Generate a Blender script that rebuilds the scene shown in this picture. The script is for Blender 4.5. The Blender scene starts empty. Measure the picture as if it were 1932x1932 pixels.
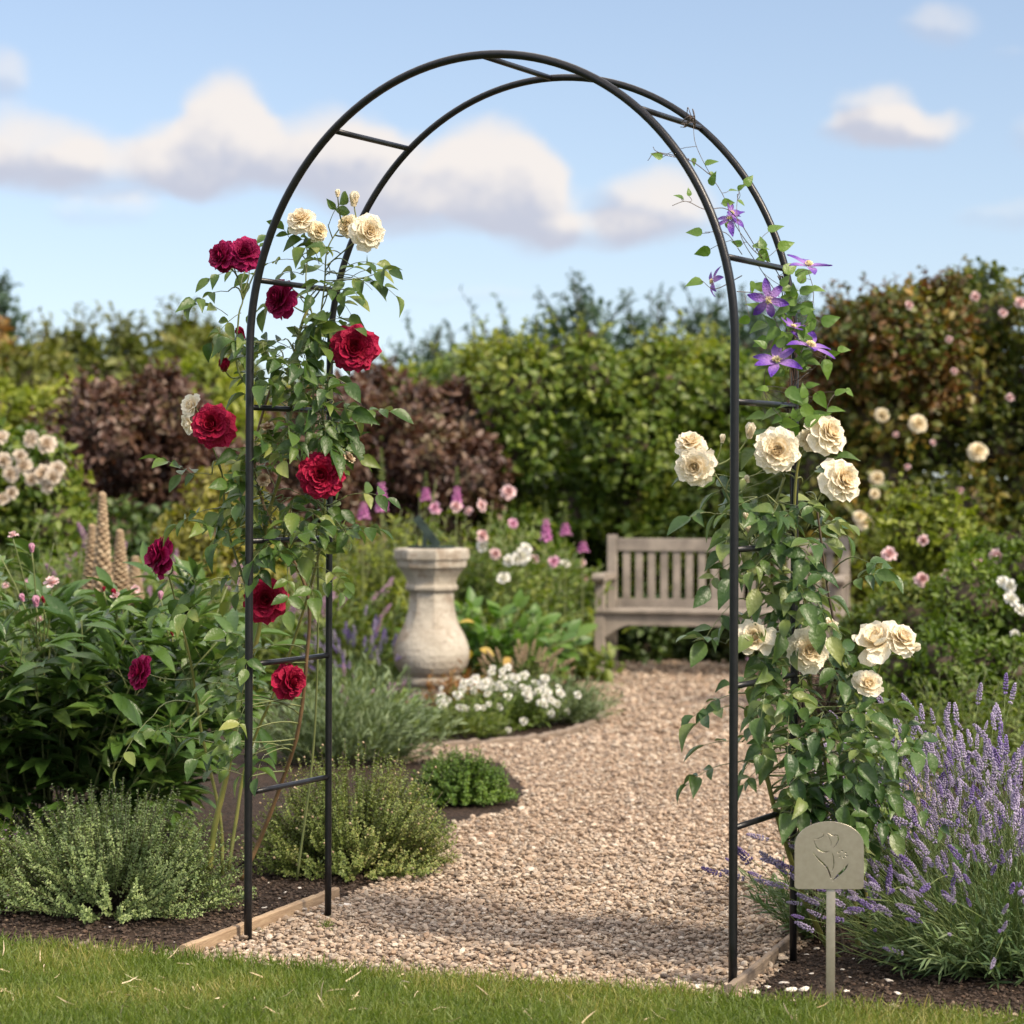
import bpy, math, random
import numpy as np
from mathutils import Vector, Matrix, Quaternion

R = math.radians
rng = np.random.default_rng(7)
random.seed(7)
sc = bpy.context.scene
C = sc.collection

# ------------------------------------------------------------------ camera
CAM_H = 1.30
FP = 4688.0            # focal length in pixels of a 1932 px wide picture
HY = 898.4             # horizon row
ROLL = 0.0032
cam_d = bpy.data.cameras.new("camera")
cam = bpy.data.objects.new("camera", cam_d)
C.objects.link(cam)
cam.location = (0, 0, CAM_H)
cam.rotation_euler = (R(90), 0, 0)
cam.rotation_euler = (Matrix.Rotation(R(90), 3, 'X') @ Matrix.Rotation(ROLL, 3, 'Z')).to_euler()
cam_d.sensor_width = 36
cam_d.lens = FP / 1932 * 36
cam_d.shift_y = -(966 - HY) / 1932
cam_d.clip_start = 0.1
cam_d.clip_end = 3000
cam_d.dof.use_dof = True
cam_d.dof.focus_distance = 6.9
cam_d.dof.aperture_fstop = 4.0
sc.camera = cam

# ------------------------------------------------------------------ sky and sun
SUN_TO = Vector((0.74, -0.60, 0.0)).normalized()
SUN_EL = R(42)
sun_dir = Vector((SUN_TO.x * math.cos(SUN_EL), SUN_TO.y * math.cos(SUN_EL), math.sin(SUN_EL)))
sd = bpy.data.lights.new("sun", 'SUN')
sd.energy = 3.1
sd.angle = R(8)
sd.color = (1.0, 0.86, 0.68)
so = bpy.data.objects.new("sun", sd)
C.objects.link(so)
so.rotation_euler = sun_dir.to_track_quat('Z', 'Y').to_euler()

sc.view_settings.view_transform = 'Standard'
sc.view_settings.look = 'None'
sc.view_settings.exposure = 1.02
sc.view_settings.gamma = 1
sc.cycles.max_bounces = 6
sc.cycles.diffuse_bounces = 3
sc.cycles.transparent_max_bounces = 4
sc.cycles.use_denoising = True

w = bpy.data.worlds.new("World")
sc.world = w
w.use_nodes = True
nt = w.node_tree
nt.nodes.clear()


class NB:
    """tiny helper to write node graphs as expressions"""
    def __init__(s, tree): s.t = tree
    def n(s, typ, **kw):
        nd = s.t.nodes.new(typ)
        for k, v in kw.items(): setattr(nd, k, v)
        return nd
    def put(s, sock, v):
        if isinstance(v, bpy.types.NodeSocket): s.t.links.new(v, sock)
        else: sock.default_value = v
    def m(s, op, a, b=0.0, c=0.0, clamp=False):
        nd = s.n('ShaderNodeMath', operation=op, use_clamp=clamp)
        s.put(nd.inputs[0], a)
        if op not in ('ABSOLUTE', 'SQRT', 'EXPONENT', 'SINE', 'COSINE', 'ARCSINE'):
            s.put(nd.inputs[1], b)
        if op in ('MULTIPLY_ADD',): s.put(nd.inputs[2], c)
        return nd.outputs[0]
    def mix(s, f, a, b, typ='MIX'):
        nd = s.n('ShaderNodeMix', data_type='RGBA', blend_type=typ)
        s.put(nd.inputs[0], f); s.put(nd.inputs[6], a); s.put(nd.inputs[7], b)
        return nd.outputs[2]
    def ss(s, v, a, b, lo=0.0, hi=1.0):
        nd = s.n('ShaderNodeMapRange', interpolation_type='SMOOTHSTEP')
        s.put(nd.inputs[0], v); nd.inputs[1].default_value = a; nd.inputs[2].default_value = b
        nd.inputs[3].default_value = lo; nd.inputs[4].default_value = hi
        return nd.outputs[0]
    def noise(s, vec, scale, detail=3, rough=0.5, dist=0.0, out=0):
        nd = s.n('ShaderNodeTexNoise')
        if vec is not None: s.put(nd.inputs['Vector'], vec)
        nd.inputs['Scale'].default_value = scale
        nd.inputs['Detail'].default_value = detail
        nd.inputs['Roughness'].default_value = rough
        nd.inputs['Distortion'].default_value = dist
        return nd.outputs[out]


b = NB(nt)
tc = b.n('ShaderNodeTexCoord')
sep = b.n('ShaderNodeSeparateXYZ')
nt.links.new(tc.outputs['Generated'], sep.inputs[0])
dx, dy, dz = sep.outputs
# the clear sky: the band seen by a long lens sits low, so the sky model is read higher up for a bluer gradient
comb = b.n('ShaderNodeCombineXYZ')
b.put(comb.inputs[0], dx); b.put(comb.inputs[1], dy)
b.put(comb.inputs[2], b.m('MULTIPLY_ADD', b.m('MAXIMUM', dz, 0.0), 0.9, 0.07))
sky = b.n('ShaderNodeTexSky', sky_type='NISHITA', sun_disc=False)
sky.sun_elevation = SUN_EL
sky.sun_rotation = math.atan2(SUN_TO.x, SUN_TO.y)
sky.air_density = 1.0
sky.dust_density = 1.0
sky.ozone_density = 1.3
nt.links.new(comb.outputs[0], sky.inputs[0])
skycol = b.mix(1.0, sky.outputs[0], (1.06, 0.945, 0.89, 1), 'MULTIPLY')

# clouds: soft banks fixed in azimuth / elevation, edges broken up by noise
az = b.m('ARCTAN2', dx, dy)
el = b.m('ARCSINE', dz)
nz1 = b.noise(tc.outputs['Generated'], 26, 5, 0.55, 0.0, 1)
nz2 = b.noise(tc.outputs['Generated'], 9, 2, 0.5, 0.0, 1)
s1 = b.n('ShaderNodeSeparateColor'); nt.links.new(nz1, s1.inputs[0])
s2 = b.n('ShaderNodeSeparateColor'); nt.links.new(nz2, s2.inputs[0])
azd = b.m('ADD', az, b.m('MULTIPLY', b.m('SUBTRACT', s1.outputs[0], 0.5), 0.020))
azd = b.m('ADD', azd, b.m('MULTIPLY', b.m('SUBTRACT', s2.outputs[0], 0.5), 0.008))
eld = b.m('ADD', el, b.m('MULTIPLY', b.m('SUBTRACT', s1.outputs[1], 0.5), 0.018))


def AZ(px): return math.atan((px - 966) / FP)
def EL(px, py): return math.atan((HY - py) / FP * math.cos(AZ(px)))


CL = [  # px, py, half width, half height, strength
    (430, 228, 70, 76, 1.1), (395, 262, 60, 60, .6), (480, 262, 50, 55, .7), (400, 300, 130, 62, .95), (240, 325, 150, 44, .50), (60, 290, 130, 62, .80),
    (0, 150, 55, 48, .5), (610, 270, 100, 62, .80), (700, 325, 190, 66, .9), (930, 320, 105, 82, 1.1), (1000, 345, 60, 70, .6),
    (820, 395, 170, 48, .75), (1010, 400, 80, 70, .9), (1230, 385, 95, 66, .85), (1120, 440, 110, 30, .6),
    (1660, 205, 62, 44, .80), (1690, 238, 110, 34, .95), (1765, 48, 62, 34, .42), (1920, 395, 90, 26, .38),
    (905, 560, 150, 14, .22), (200, 395, 90, 30, .35), (1900, 100, 60, 14, .2), (-160, 300, 140, 50, .8),
    (2080, 250, 130, 45, .7),
]
sumg = None; suml = None
for (px, py, rw, rh, st) in CL:
    a0 = AZ(px); e0 = EL(px, py); ra = rw / FP; re = rh / FP
    ua = b.m('MULTIPLY', b.m('SUBTRACT', azd, a0), 1 / ra)
    ue = b.m('MULTIPLY', b.m('SUBTRACT', eld, e0), 1 / re)
    d2 = b.m('ADD', b.m('MULTIPLY', ua, ua), b.m('MULTIPLY', ue, ue))
    g = b.m('MULTIPLY', b.ss(d2, 2.3, 0.1), st)
    # the low sun reaches the upper right of each puff
    gl = b.m('MULTIPLY', g, b.ss(b.m('ADD', ue, b.m('MULTIPLY', ua, 0.30)), -0.85, 0.75))
    sumg = g if sumg is None else b.m('ADD', sumg, g)
    suml = gl if suml is None else b.m('ADD', suml, gl)
nz3 = b.noise(tc.outputs['Generated'], 42, 6, 0.6)
dens = b.ss(b.m('ADD', sumg, b.m('MULTIPLY', b.m('SUBTRACT', nz3, 0.5), 0.60)), 0.02, 1.05)
lit = b.m('DIVIDE', suml, b.m('MAXIMUM', sumg, 0.05))
lit = b.m('ADD', lit, b.m('MULTIPLY', b.m('SUBTRACT', nz3, 0.5), 1.1))
# loose unseen clouds over the rest of the sky, thickened and brightened as fill light
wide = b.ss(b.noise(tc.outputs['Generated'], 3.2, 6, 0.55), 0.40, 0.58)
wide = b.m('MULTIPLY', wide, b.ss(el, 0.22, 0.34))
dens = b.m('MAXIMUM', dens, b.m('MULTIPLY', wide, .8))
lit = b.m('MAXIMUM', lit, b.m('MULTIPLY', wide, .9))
cloudc = b.mix(b.ss(lit, 0.12, 0.75), (0.60, 0.62, 0.73, 1), (0.98, 0.91, 0.86, 1))
bg1 = b.n('ShaderNodeBackground'); bg2 = b.n('ShaderNodeBackground')
b.put(bg1.inputs[0], skycol); bg1.inputs[1].default_value = 0.10
b.put(bg2.inputs[0], cloudc); b.put(bg2.inputs[1], b.m('MULTIPLY_ADD', b.ss(el, 0.24, 0.5), 1.25, 0.48))  # clouds above the view made brighter to add fill
mx = b.n('ShaderNodeMixShader')
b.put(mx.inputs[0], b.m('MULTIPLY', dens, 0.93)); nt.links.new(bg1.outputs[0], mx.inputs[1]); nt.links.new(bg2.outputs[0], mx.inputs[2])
ow = b.n('ShaderNodeOutputWorld')
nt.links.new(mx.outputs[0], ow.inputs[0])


# ------------------------------------------------------------------ picture <-> place
def _unroll(px, py):
    u, v = px - 966, py - HY
    c, s = math.cos(ROLL), math.sin(ROLL)
    return c * u + s * v, -s * u + c * v
def P(px, py, Y):
    u, v = _unroll(px, py)
    return np.array([u * Y / FP, Y, CAM_H - v * Y / FP])
def G(px, py, z=0.0):
    u, v = _unroll(px, py)
    Y = (CAM_H - z) * FP / v
    return np.array([u * Y / FP, Y, z])
def S(Y): return Y / FP        # metres per pixel (1932) at distance Y


# ------------------------------------------------------------------ materials
def new_mat(name):
    m = bpy.data.materials.new(name); m.use_nodes = True
    m.node_tree.nodes.clear()
    return m, NB(m.node_tree)


def leaf_mat(name, cols, rough=0.45, trans=0.32, spec=0.45, clump=1.6, tip=None, tcol=None):
    """leaf surface: every leaf its own tone, clumps of newer growth, light passing through"""
    m, b = new_mat(name)
    geo = b.n('ShaderNodeNewGeometry')
    tc = b.n('ShaderNodeTexCoord')
    ramp = b.n('ShaderNodeValToRGB')
    cr = ramp.color_ramp
    cr.interpolation = 'LINEAR'
    while len(cr.elements) < len(cols): cr.elements.new(0.5)
    for i, c in enumerate(cols):
        cr.elements[i].position = i / max(1, len(cols) - 1); cr.elements[i].color = (*c, 1)
    ns = b.noise(tc.outputs['Object'], clump, 2, 0.5)
    f = b.m('ADD', b.m('MULTIPLY', geo.outputs['Random Per Island'], 0.62), b.m('MULTIPLY', b.ss(ns, 0.32, 0.68), 0.40), clamp=True)
    b.put(ramp.inputs[0], f)
    col = ramp.outputs[0]
    if tip is not None:      # paler reverse side of the leaf
        col = b.mix(b.m('MULTIPLY', geo.outputs['Backfacing'], 0.5), col, (*tip, 1))
    pr = b.n('ShaderNodeBsdfPrincipled')
    b.put(pr.inputs['Base Color'], col)
    pr.inputs['Roughness'].default_value = rough
    pr.inputs['Specular IOR Level'].default_value = spec
    bp = b.n('ShaderNodeBump'); bp.inputs['Distance'].default_value = .004; bp.inputs['Strength'].default_value = .6
    b.put(bp.inputs['Height'], b.noise(tc.outputs['Object'], 90, 2)); b.put(pr.inputs['Normal'], bp.outputs[0])
    tr = b.n('ShaderNodeBsdfTranslucent')
    b.put(tr.inputs[0], b.mix(1.0, col, tcol or (1.5, 1.6, 0.6, 1), 'MULTIPLY'))
    mx = b.n('ShaderNodeMixShader'); mx.inputs[0].default_value = trans
    o = b.n('ShaderNodeOutputMaterial')
    m.node_tree.links.new(pr.outputs[0], mx.inputs[1]); m.node_tree.links.new(tr.outputs[0], mx.inputs[2])
    m.node_tree.links.new(mx.outputs[0], o.inputs[0])
    return m


def simple_mat(name, c1, c2=None, rough=0.6, scale=8, metal=0.0, bump=0.0, bscale=60, spec=0.5, per_island=False, detail=4, stretch=None):
    m, b = new_mat(name)
    tc = b.n('ShaderNodeTexCoord')
    vec = tc.outputs['Object']
    if stretch:
        mp = b.n('ShaderNodeMapping'); b.put(mp.inputs[0], vec); mp.inputs['Scale'].default_value = stretch; vec = mp.outputs[0]
    pr = b.n('ShaderNodeBsdfPrincipled')
    c2 = c2 or c1
    f = b.ss(b.noise(vec, scale, detail, 0.6), 0.3, 0.7)
    if per_island:
        geo = b.n('ShaderNodeNewGeometry')
        f = b.m('ADD', b.m('MULTIPLY', f, 0.35), b.m('MULTIPLY', geo.outputs['Random Per Island'], 0.65))
    b.put(pr.inputs['Base Color'], b.mix(f, (*c1, 1), (*c2, 1)))
    pr.inputs['Roughness'].default_value = rough
    pr.inputs['Metallic'].default_value = metal
    pr.inputs['Specular IOR Level'].default_value = spec
    if bump:
        bp = b.n('ShaderNodeBump'); bp.inputs['Strength'].default_value = 1.0; bp.inputs['Distance'].default_value = bump
        b.put(bp.inputs['Height'], b.noise(vec, bscale, 5, 0.65)); b.put(pr.inputs['Normal'], bp.outputs[0])
    o = b.n('ShaderNodeOutputMaterial'); m.node_tree.links.new(pr.outputs[0], o.inputs[0])
    return m


def petal_mat(name, c_in, c_out, trans=0.3, rough=0.55, tc_col=None):
    """petals; colour runs from the heart of the flower (local radius 0) to its rim (radius 1)"""
    m, b = new_mat(name)
    tc = b.n('ShaderNodeTexCoord'); geo = b.n('ShaderNodeNewGeometry')
    ln = b.n('ShaderNodeVectorMath', operation='LENGTH'); b.put(ln.inputs[0], tc.outputs['Object'])
    f = b.ss(ln.outputs['Value'], 0.15, 0.95)
    f = b.m('ADD', f, b.m('MULTIPLY', b.m('SUBTRACT', geo.outputs['Random Per Island'], 0.5), 0.35), clamp=True)
    col = b.mix(f, (*c_in, 1), (*c_out, 1))
    pr = b.n('ShaderNodeBsdfPrincipled'); b.put(pr.inputs['Base Color'], col)
    pr.inputs['Roughness'].default_value = rough; pr.inputs['Specular IOR Level'].default_value = 0.25
    bp = b.n('ShaderNodeBump'); bp.inputs['Distance'].default_value = 0.02; bp.inputs['Strength'].default_value = 0.5
    b.put(bp.inputs['Height'], b.noise(tc.outputs['Object'], 9, 3)); b.put(pr.inputs['Normal'], bp.outputs[0])
    tr = b.n('ShaderNodeBsdfTranslucent'); b.put(tr.inputs[0], col)
    mx = b.n('ShaderNodeMixShader'); mx.inputs[0].default_value = trans
    o = b.n('ShaderNodeOutputMaterial')
    m.node_tree.links.new(pr.outputs[0], mx.inputs[1]); m.node_tree.links.new(tr.outputs[0], mx.inputs[2]); m.node_tree.links.new(mx.outputs[0], o.inputs[0])
    return m


def ramp_island_mat(name, stops, rough=0.75, bump=0.0, bscale=150, spec=0.35):
    m, b = new_mat(name)
    geo = b.n('ShaderNodeNewGeometry'); tc = b.n('ShaderNodeTexCoord')
    ramp = b.n('ShaderNodeValToRGB'); cr = ramp.color_ramp; cr.interpolation = 'CONSTANT'
    while len(cr.elements) < len(stops): cr.elements.new(0.5)
    for i, (p, c) in enumerate(stops):
        cr.elements[i].position = p; cr.elements[i].color = (*c, 1)
    b.put(ramp.inputs[0], geo.outputs['Random Per Island'])
    ns = b.noise(tc.outputs['Object'], 120, 3)
    col = b.mix(b.m('MULTIPLY', b.ss(ns, .35, .7), 0.35), ramp.outputs[0], (0.16, 0.12, 0.09, 1))
    pr = b.n('ShaderNodeBsdfPrincipled'); b.put(pr.inputs['Base Color'], col)
    pr.inputs['Roughness'].default_value = rough; pr.inputs['Specular IOR Level'].default_value = spec
    if bump:
        bp = b.n('ShaderNodeBump'); bp.inputs['Distance'].default_value = bump
        b.put(bp.inputs['Height'], b.noise(tc.outputs['Object'], bscale, 4)); b.put(pr.inputs['Normal'], bp.outputs[0])
    o = b.n('ShaderNodeOutputMaterial'); m.node_tree.links.new(pr.outputs[0], o.inputs[0])
    return m


M = {}
M['metal'] = simple_mat('black_powder_coat', (0.006, 0.006, 0.007), (0.010, 0.010, 0.011), rough=0.30, scale=60, spec=0.36, bump=0.0004, bscale=500)
M['rose_leaf'] = leaf_mat('rose_leaf', [(.022, .054, .010), (.042, .088, .014), (.078, .130, .020), (.24, .26, .07)], rough=.42, trans=.24, clump=5, spec=.42, tip=(.13, .19, .09))
M['rose_leaf_blue'] = leaf_mat('rose_leaf_blue', [(.020, .052, .012), (.038, .084, .018), (.066, .118, .023), (.22, .25, .08)], rough=.40, trans=.22, clump=5, spec=.42, tip=(.14, .20, .12))
M['clematis_leaf'] = leaf_mat('clematis_leaf', [(.06, .13, .022), (.10, .18, .03), (.15, .24, .04)], rough=.42, trans=.35, clump=6, tip=(.18, .24, .10))
M['peony_leaf'] = leaf_mat('peony_leaf', [(.026, .064, .013), (.044, .096, .018), (.07, .13, .022), (.13, .19, .04)], rough=.36, trans=.22, clump=3, tip=(.08, .13, .05))
M['thyme_leaf'] = leaf_mat('thyme_leaf', [(.11, .165, .055), (.165, .230, .080), (.24, .315, .11), (.36, .41, .18)], rough=.5, trans=.25, clump=8, tip=(.19, .24, .12))
M['oregano_leaf'] = leaf_mat('oregano_leaf', [(.085, .130, .028), (.14, .185, .042), (.20, .245, .06), (.32, .29, .11)], rough=.5, trans=.25, clump=4)
M['mound_leaf'] = leaf_mat('mound_leaf', [(.05, .11, .012), (.09, .17, .018), (.15, .23, .03)], rough=.5, trans=.25, clump=9)
M['lavender_leaf'] = leaf_mat('lavender_leaf', [(.05, .10, .035), (.09, .15, .055), (.13, .19, .07), (.18, .23, .11)], rough=.55, trans=.2, clump=5)
M['lavender_stem'] = leaf_mat('lavender_stem', [(.09, .14, .035), (.14, .19, .055), (.19, .23, .08)], rough=.5, trans=.1, clump=5)
M['lavender_bud'] = leaf_mat('lavender_bud', [(.24, .19, .31), (.34, .28, .44), (.48, .42, .56), (.32, .30, .32)], rough=.6, trans=.25, clump=30, tcol=(1.1, 1.0, 1.3, 1))
M['lavender_deep'] = leaf_mat('lavender_deep', [(.15, .09, .28), (.22, .15, .38), (.34, .28, .50)], rough=.6, trans=.25, clump=30, tcol=(1.1, 1.0, 1.3, 1))
M['grass'] = leaf_mat('grass_blade', [(.055, .095, .012), (.095, .145, .018), (.15, .19, .035), (.30, .26, .09)], rough=.45, trans=.35, clump=2.5)
M['hedge_green'] = leaf_mat('hedge_green', [(.042, .084, .012), (.085, .138, .018), (.155, .20, .026), (.27, .28, .045)], rough=.45, trans=.3, clump=.9)
M['hedge_lime'] = leaf_mat('hedge_lime', [(.09, .13, .012), (.16, .20, .018), (.24, .27, .030), (.33, .31, .06)], rough=.5, trans=.35, clump=1.2)
M['hedge_dark'] = leaf_mat('hedge_dark', [(.022, .050, .012), (.042, .078, .018), (.07, .11, .022), (.12, .13, .03)], rough=.5, trans=.25, clump=1.0)
M['hedge_olive'] = leaf_mat('hedge_olive', [(.045, .065, .010), (.085, .105, .015), (.13, .145, .02), (.20, .17, .03)], rough=.5, trans=.28, clump=1.1)
M['hedge_rose'] = leaf_mat('hedge_rose', [(.034, .064, .010), (.068, .098, .015), (.13, .145, .022), (.28, .17, .035)], rough=.42, trans=.28, clump=1.5)
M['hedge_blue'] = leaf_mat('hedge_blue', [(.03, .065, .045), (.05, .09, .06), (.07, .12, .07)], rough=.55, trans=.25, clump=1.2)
M['red_shoot'] = leaf_mat('red_shoot', [(.09, .055, .016), (.15, .075, .022), (.09, .11, .018), (.06, .10, .016)], rough=.42, trans=.3, clump=2, tcol=(1.5, .9, .6, 1))
M['purple_leaf'] = leaf_mat('purple_leaf', [(.042, .024, .020), (.080, .042, .032), (.13, .072, .045), (.12, .11, .045)], rough=.45, trans=.22, clump=2, tcol=(1.4, .9, .6, 1))
M['gold_leaf'] = leaf_mat('gold_leaf', [(.13, .13, .02), (.22, .21, .035), (.32, .28, .06)], rough=.5, trans=.35, clump=3)
M['orange_leaf'] = leaf_mat('orange_leaf', [(.18, .09, .025), (.28, .14, .04), (.20, .15, .03)], rough=.5, trans=.3, clump=2, tcol=(1.4, 1, .6, 1))
M['fresh_leaf'] = leaf_mat('fresh_leaf', [(.05, .095, .010), (.09, .145, .014), (.15, .20, .022)], rough=.48, trans=.32, clump=2)
M['feather_leaf'] = leaf_mat('feather_leaf', [(.04, .080, .012), (.08, .125, .018), (.13, .175, .026), (.2, .22, .04)], rough=.5, trans=.32, clump=3)
M['grey_leaf'] = leaf_mat('grey_leaf', [(.08, .12, .06), (.13, .18, .085), (.19, .24, .12)], rough=.6, trans=.2, clump=4)
M['big_leaf'] = leaf_mat('big_leaf', [(.04, .10, .016), (.07, .15, .024), (.11, .20, .032), (.14, .23, .04)], rough=.42, trans=.3, clump=2)
M['yellow_leaf'] = leaf_mat('yellow_leaf', [(.35, .20, .04), (.45, .32, .06), (.30, .26, .05)], rough=.5, trans=.3, clump=3)
M['mauve'] = leaf_mat('mauve_flower', [(.25, .13, .22), (.36, .22, .32), (.42, .30, .36)], rough=.6, trans=.25, clump=8, tcol=(1.2, 1, 1.1, 1))
M['tan_seed'] = leaf_mat('tan_seed', [(.22, .15, .09), (.34, .25, .15), (.45, .36, .24)], rough=.7, trans=.15, clump=8, tcol=(1.1, 1, .8, 1))
M['pink_bell'] = leaf_mat('pink_bell', [(.45, .12, .36), (.58, .20, .48), (.66, .34, .56)], rough=.5, trans=.3, clump=20, tcol=(1.2, 1, 1.1, 1))
M['cane_green'] = simple_mat('cane_green', (.12, .14, .03), (.20, .19, .05), rough=.5, scale=12, bump=.001, bscale=80)
M['cane_brown'] = simple_mat('cane_brown', (.09, .05, .022), (.17, .105, .045), rough=.6, scale=14, bump=.001, bscale=80)
M['twig'] = simple_mat('twig', (.045, .032, .022), (.09, .065, .04), rough=.8, scale=10)
M['twig_dark'] = simple_mat('old_vine', (.035, .018, .014), (.07, .035, .025), rough=.8, scale=10)
M['thin_green'] = simple_mat('thin_stem', (.10, .13, .04), (.16, .18, .06), rough=.55, scale=12)
M['thin_purple'] = simple_mat('thin_purple_stem', (.07, .045, .04), (.12, .09, .06), rough=.55, scale=12)
M['red_petal'] = petal_mat('crimson_petal', (.22, .003, .014), (.34, .005, .045), trans=.18)
M['magenta_petal'] = petal_mat('magenta_petal', (.24, .004, .035), (.33, .008, .085), trans=.18)
M['cream_petal'] = petal_mat('cream_petal', (.93, .77, .50), (.94, .88, .73), trans=.38)
M['butter_petal'] = petal_mat('butter_petal', (.88, .72, .42), (.90, .82, .62), trans=.3)
M['blush_petal'] = petal_mat('blush_petal', (.75, .42, .40), (.82, .62, .62), trans=.25)
M['white_petal'] = petal_mat('white_petal', (.80, .78, .60), (.86, .85, .80), trans=.25)
M['cluster_petal'] = petal_mat('cluster_petal', (.66, .52, .36), (.70, .62, .52), trans=.25)
M['pink_petal'] = petal_mat('pink_petal', (.62, .22, .36), (.75, .45, .58), trans=.25)
M['spent_petal'] = petal_mat('spent_petal', (.42, .20, .09), (.72, .58, .40), trans=.2)
M['yellow_petal'] = petal_mat('yellow_petal', (.75, .48, .08), (.80, .62, .20), trans=.25)
M['orange_petal'] = petal_mat('orange_petal', (.70, .28, .05), (.78, .42, .14), trans=.25)
M['clematis_petal'] = petal_mat('clematis_petal', (.38, .22, .52), (.13, .05, .36), trans=.25)
M['stamen'] = simple_mat('stamen', (.6, .5, .2), (.75, .68, .4), rough=.7)
M['sepal'] = simple_mat('sepal', (.10, .15, .04), (.20, .16, .07), rough=.6, scale=8)
M['stone'] = None
M['pebble'] = ramp_island_mat('pebble', [(0, (0.356, 0.267, 0.190)), (.14, (0.288, 0.213, 0.150)), (.28, (0.415, 0.320, 0.233)), (.42, (0.251, 0.190, 0.138)), (.52, (0.348, 0.290, 0.226)),
                                         (.64, (0.460, 0.374, 0.282)), (.76, (0.214, 0.166, 0.126)), (.84, (0.333, 0.236, 0.162)), (.92, (0.534, 0.459, 0.369)), (.97, (0.177, 0.139, 0.106))], bump=.001)
M['white_stone'] = simple_mat('white_stone', (.62, .55, .46), (.78, .73, .66), rough=.7, scale=40, bump=.001)
M['soil_bit'] = ramp_island_mat('soil_bit', [(0, (.030, .019, .013)), (.35, (.045, .028, .019)), (.7, (.022, .014, .010)), (.90, (.075, .045, .028)), (.965, (.18, .13, .09))], rough=.9)
M['timber'] = simple_mat('edging_timber', (.24, .16, .095), (.36, .26, .16), rough=.8, scale=9, bump=.003, bscale=22, stretch=(1, 1, 9), detail=6)
M['timber_grey'] = simple_mat('edging_timber_grey', (.13, .10, .075), (.22, .17, .125), rough=.85, scale=9, bump=.003, bscale=22, stretch=(1, 1, 9), detail=6)
M['bench_wood'] = simple_mat('weathered_teak', (.17, .145, .12), (.29, .25, .205), rough=.75, scale=7, bump=.002, bscale=18, stretch=(1, 1, 1), detail=6)
M['bronze'] = simple_mat('dial_bronze', (.018, .028, .026), (.035, .052, .046), rough=.9, scale=18, metal=0, spec=.15)
M['plate'] = simple_mat('brushed_zinc', (.33, .30, .24), (.37, .34, .275), rough=.38, scale=60, metal=.75, bump=.0002, bscale=300)


def stone_mat():
    m, b = new_mat('weathered_limestone')
    tc = b.n('ShaderNodeTexCoord'); v = tc.outputs['Object']
    base = b.mix(b.ss(b.noise(v, 6, 5, .6), .3, .7), (.29, .255, .20, 1), (.45, .41, .34, 1))
    lich = b.ss(b.m('ADD', b.noise(v, 9, 6, .7, .4), b.m('MULTIPLY', b.ss(b.noise(v, 2.2, 2), .4, .65), .10)), .50, .64)
    base = b.mix(b.m('MULTIPLY', lich, .75), base, (.22, .17, .12, 1))
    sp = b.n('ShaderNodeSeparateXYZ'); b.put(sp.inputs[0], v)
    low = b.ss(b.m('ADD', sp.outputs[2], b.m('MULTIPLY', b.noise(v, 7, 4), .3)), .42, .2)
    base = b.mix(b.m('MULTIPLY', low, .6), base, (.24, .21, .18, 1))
    fleck = b.ss(b.noise(v, 38, 3, .6), .60, .68)
    base = b.mix(b.m('MULTIPLY', fleck, .5), base, (.14, .11, .085, 1))
    pr = b.n('ShaderNodeBsdfPrincipled'); b.put(pr.inputs['Base Color'], base); pr.inputs['Roughness'].default_value = .85
    bp = b.n('ShaderNodeBump'); bp.inputs['Distance'].default_value = .008; b.put(bp.inputs['Height'], b.noise(v, 45, 6, .65)); b.put(pr.inputs['Normal'], bp.outputs[0])
    o = b.n('ShaderNodeOutputMaterial'); m.node_tree.links.new(pr.outputs[0], o.inputs[0])
    return m
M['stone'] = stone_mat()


def ground_mat(name, c1, c2, c3, sc1, sc2, bump, bs):
    m, b = new_mat(name)
    tc = b.n('ShaderNodeTexCoord'); v = tc.outputs['Object']
    vo = b.n('ShaderNodeTexVoronoi'); b.put(vo.inputs['Vector'], v); vo.inputs['Scale'].default_value = sc2
    sp = b.n('ShaderNodeSeparateColor'); b.put(sp.inputs[0], vo.outputs['Color'])
    col = b.mix(sp.outputs[0], (*c1, 1), (*c2, 1))
    col = b.mix(b.m('MULTIPLY', b.ss(b.noise(v, sc1, 4), .4, .65), .6), col, (*c3, 1))
    pr = b.n('ShaderNodeBsdfPrincipled'); b.put(pr.inputs['Base Color'], col); pr.inputs['Roughness'].default_value = .9
    pr.inputs['Specular IOR Level'].default_value = .2
    bp = b.n('ShaderNodeBump'); bp.inputs['Distance'].default_value = bump
    h = b.m('ADD', b.m('MULTIPLY', vo.outputs['Distance'], -1.0), b.noise(v, bs, 5, .6)); b.put(bp.inputs['Height'], h); b.put(pr.inputs['Normal'], bp.outputs[0])
    o = b.n('ShaderNodeOutputMaterial'); m.node_tree.links.new(pr.outputs[0], o.inputs[0])
    return m
M['gravel'] = ground_mat('gravel_bed', (.40, .28, .19), (.20, .14, .10), (.30, .22, .15), 2, 60, .01, 40)
M['soil'] = ground_mat('soil', (.030, .019, .013), (.05, .032, .022), (.02, .013, .009), 6, 45, .02, 30)
M['turf'] = ground_mat('turf', (.05, .075, .012), (.09, .10, .02), (.13, .11, .04), 3, 90, .01, 60)
M['field'] = ground_mat('field', (.05, .075, .015), (.07, .09, .02), (.08, .07, .03), .6, 12, .02, 5)


# ------------------------------------------------------------------ mesh helpers
ORG = {}
def norm(v): return v / np.maximum(np.linalg.norm(v, axis=-1, keepdims=True), 1e-9)


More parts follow.
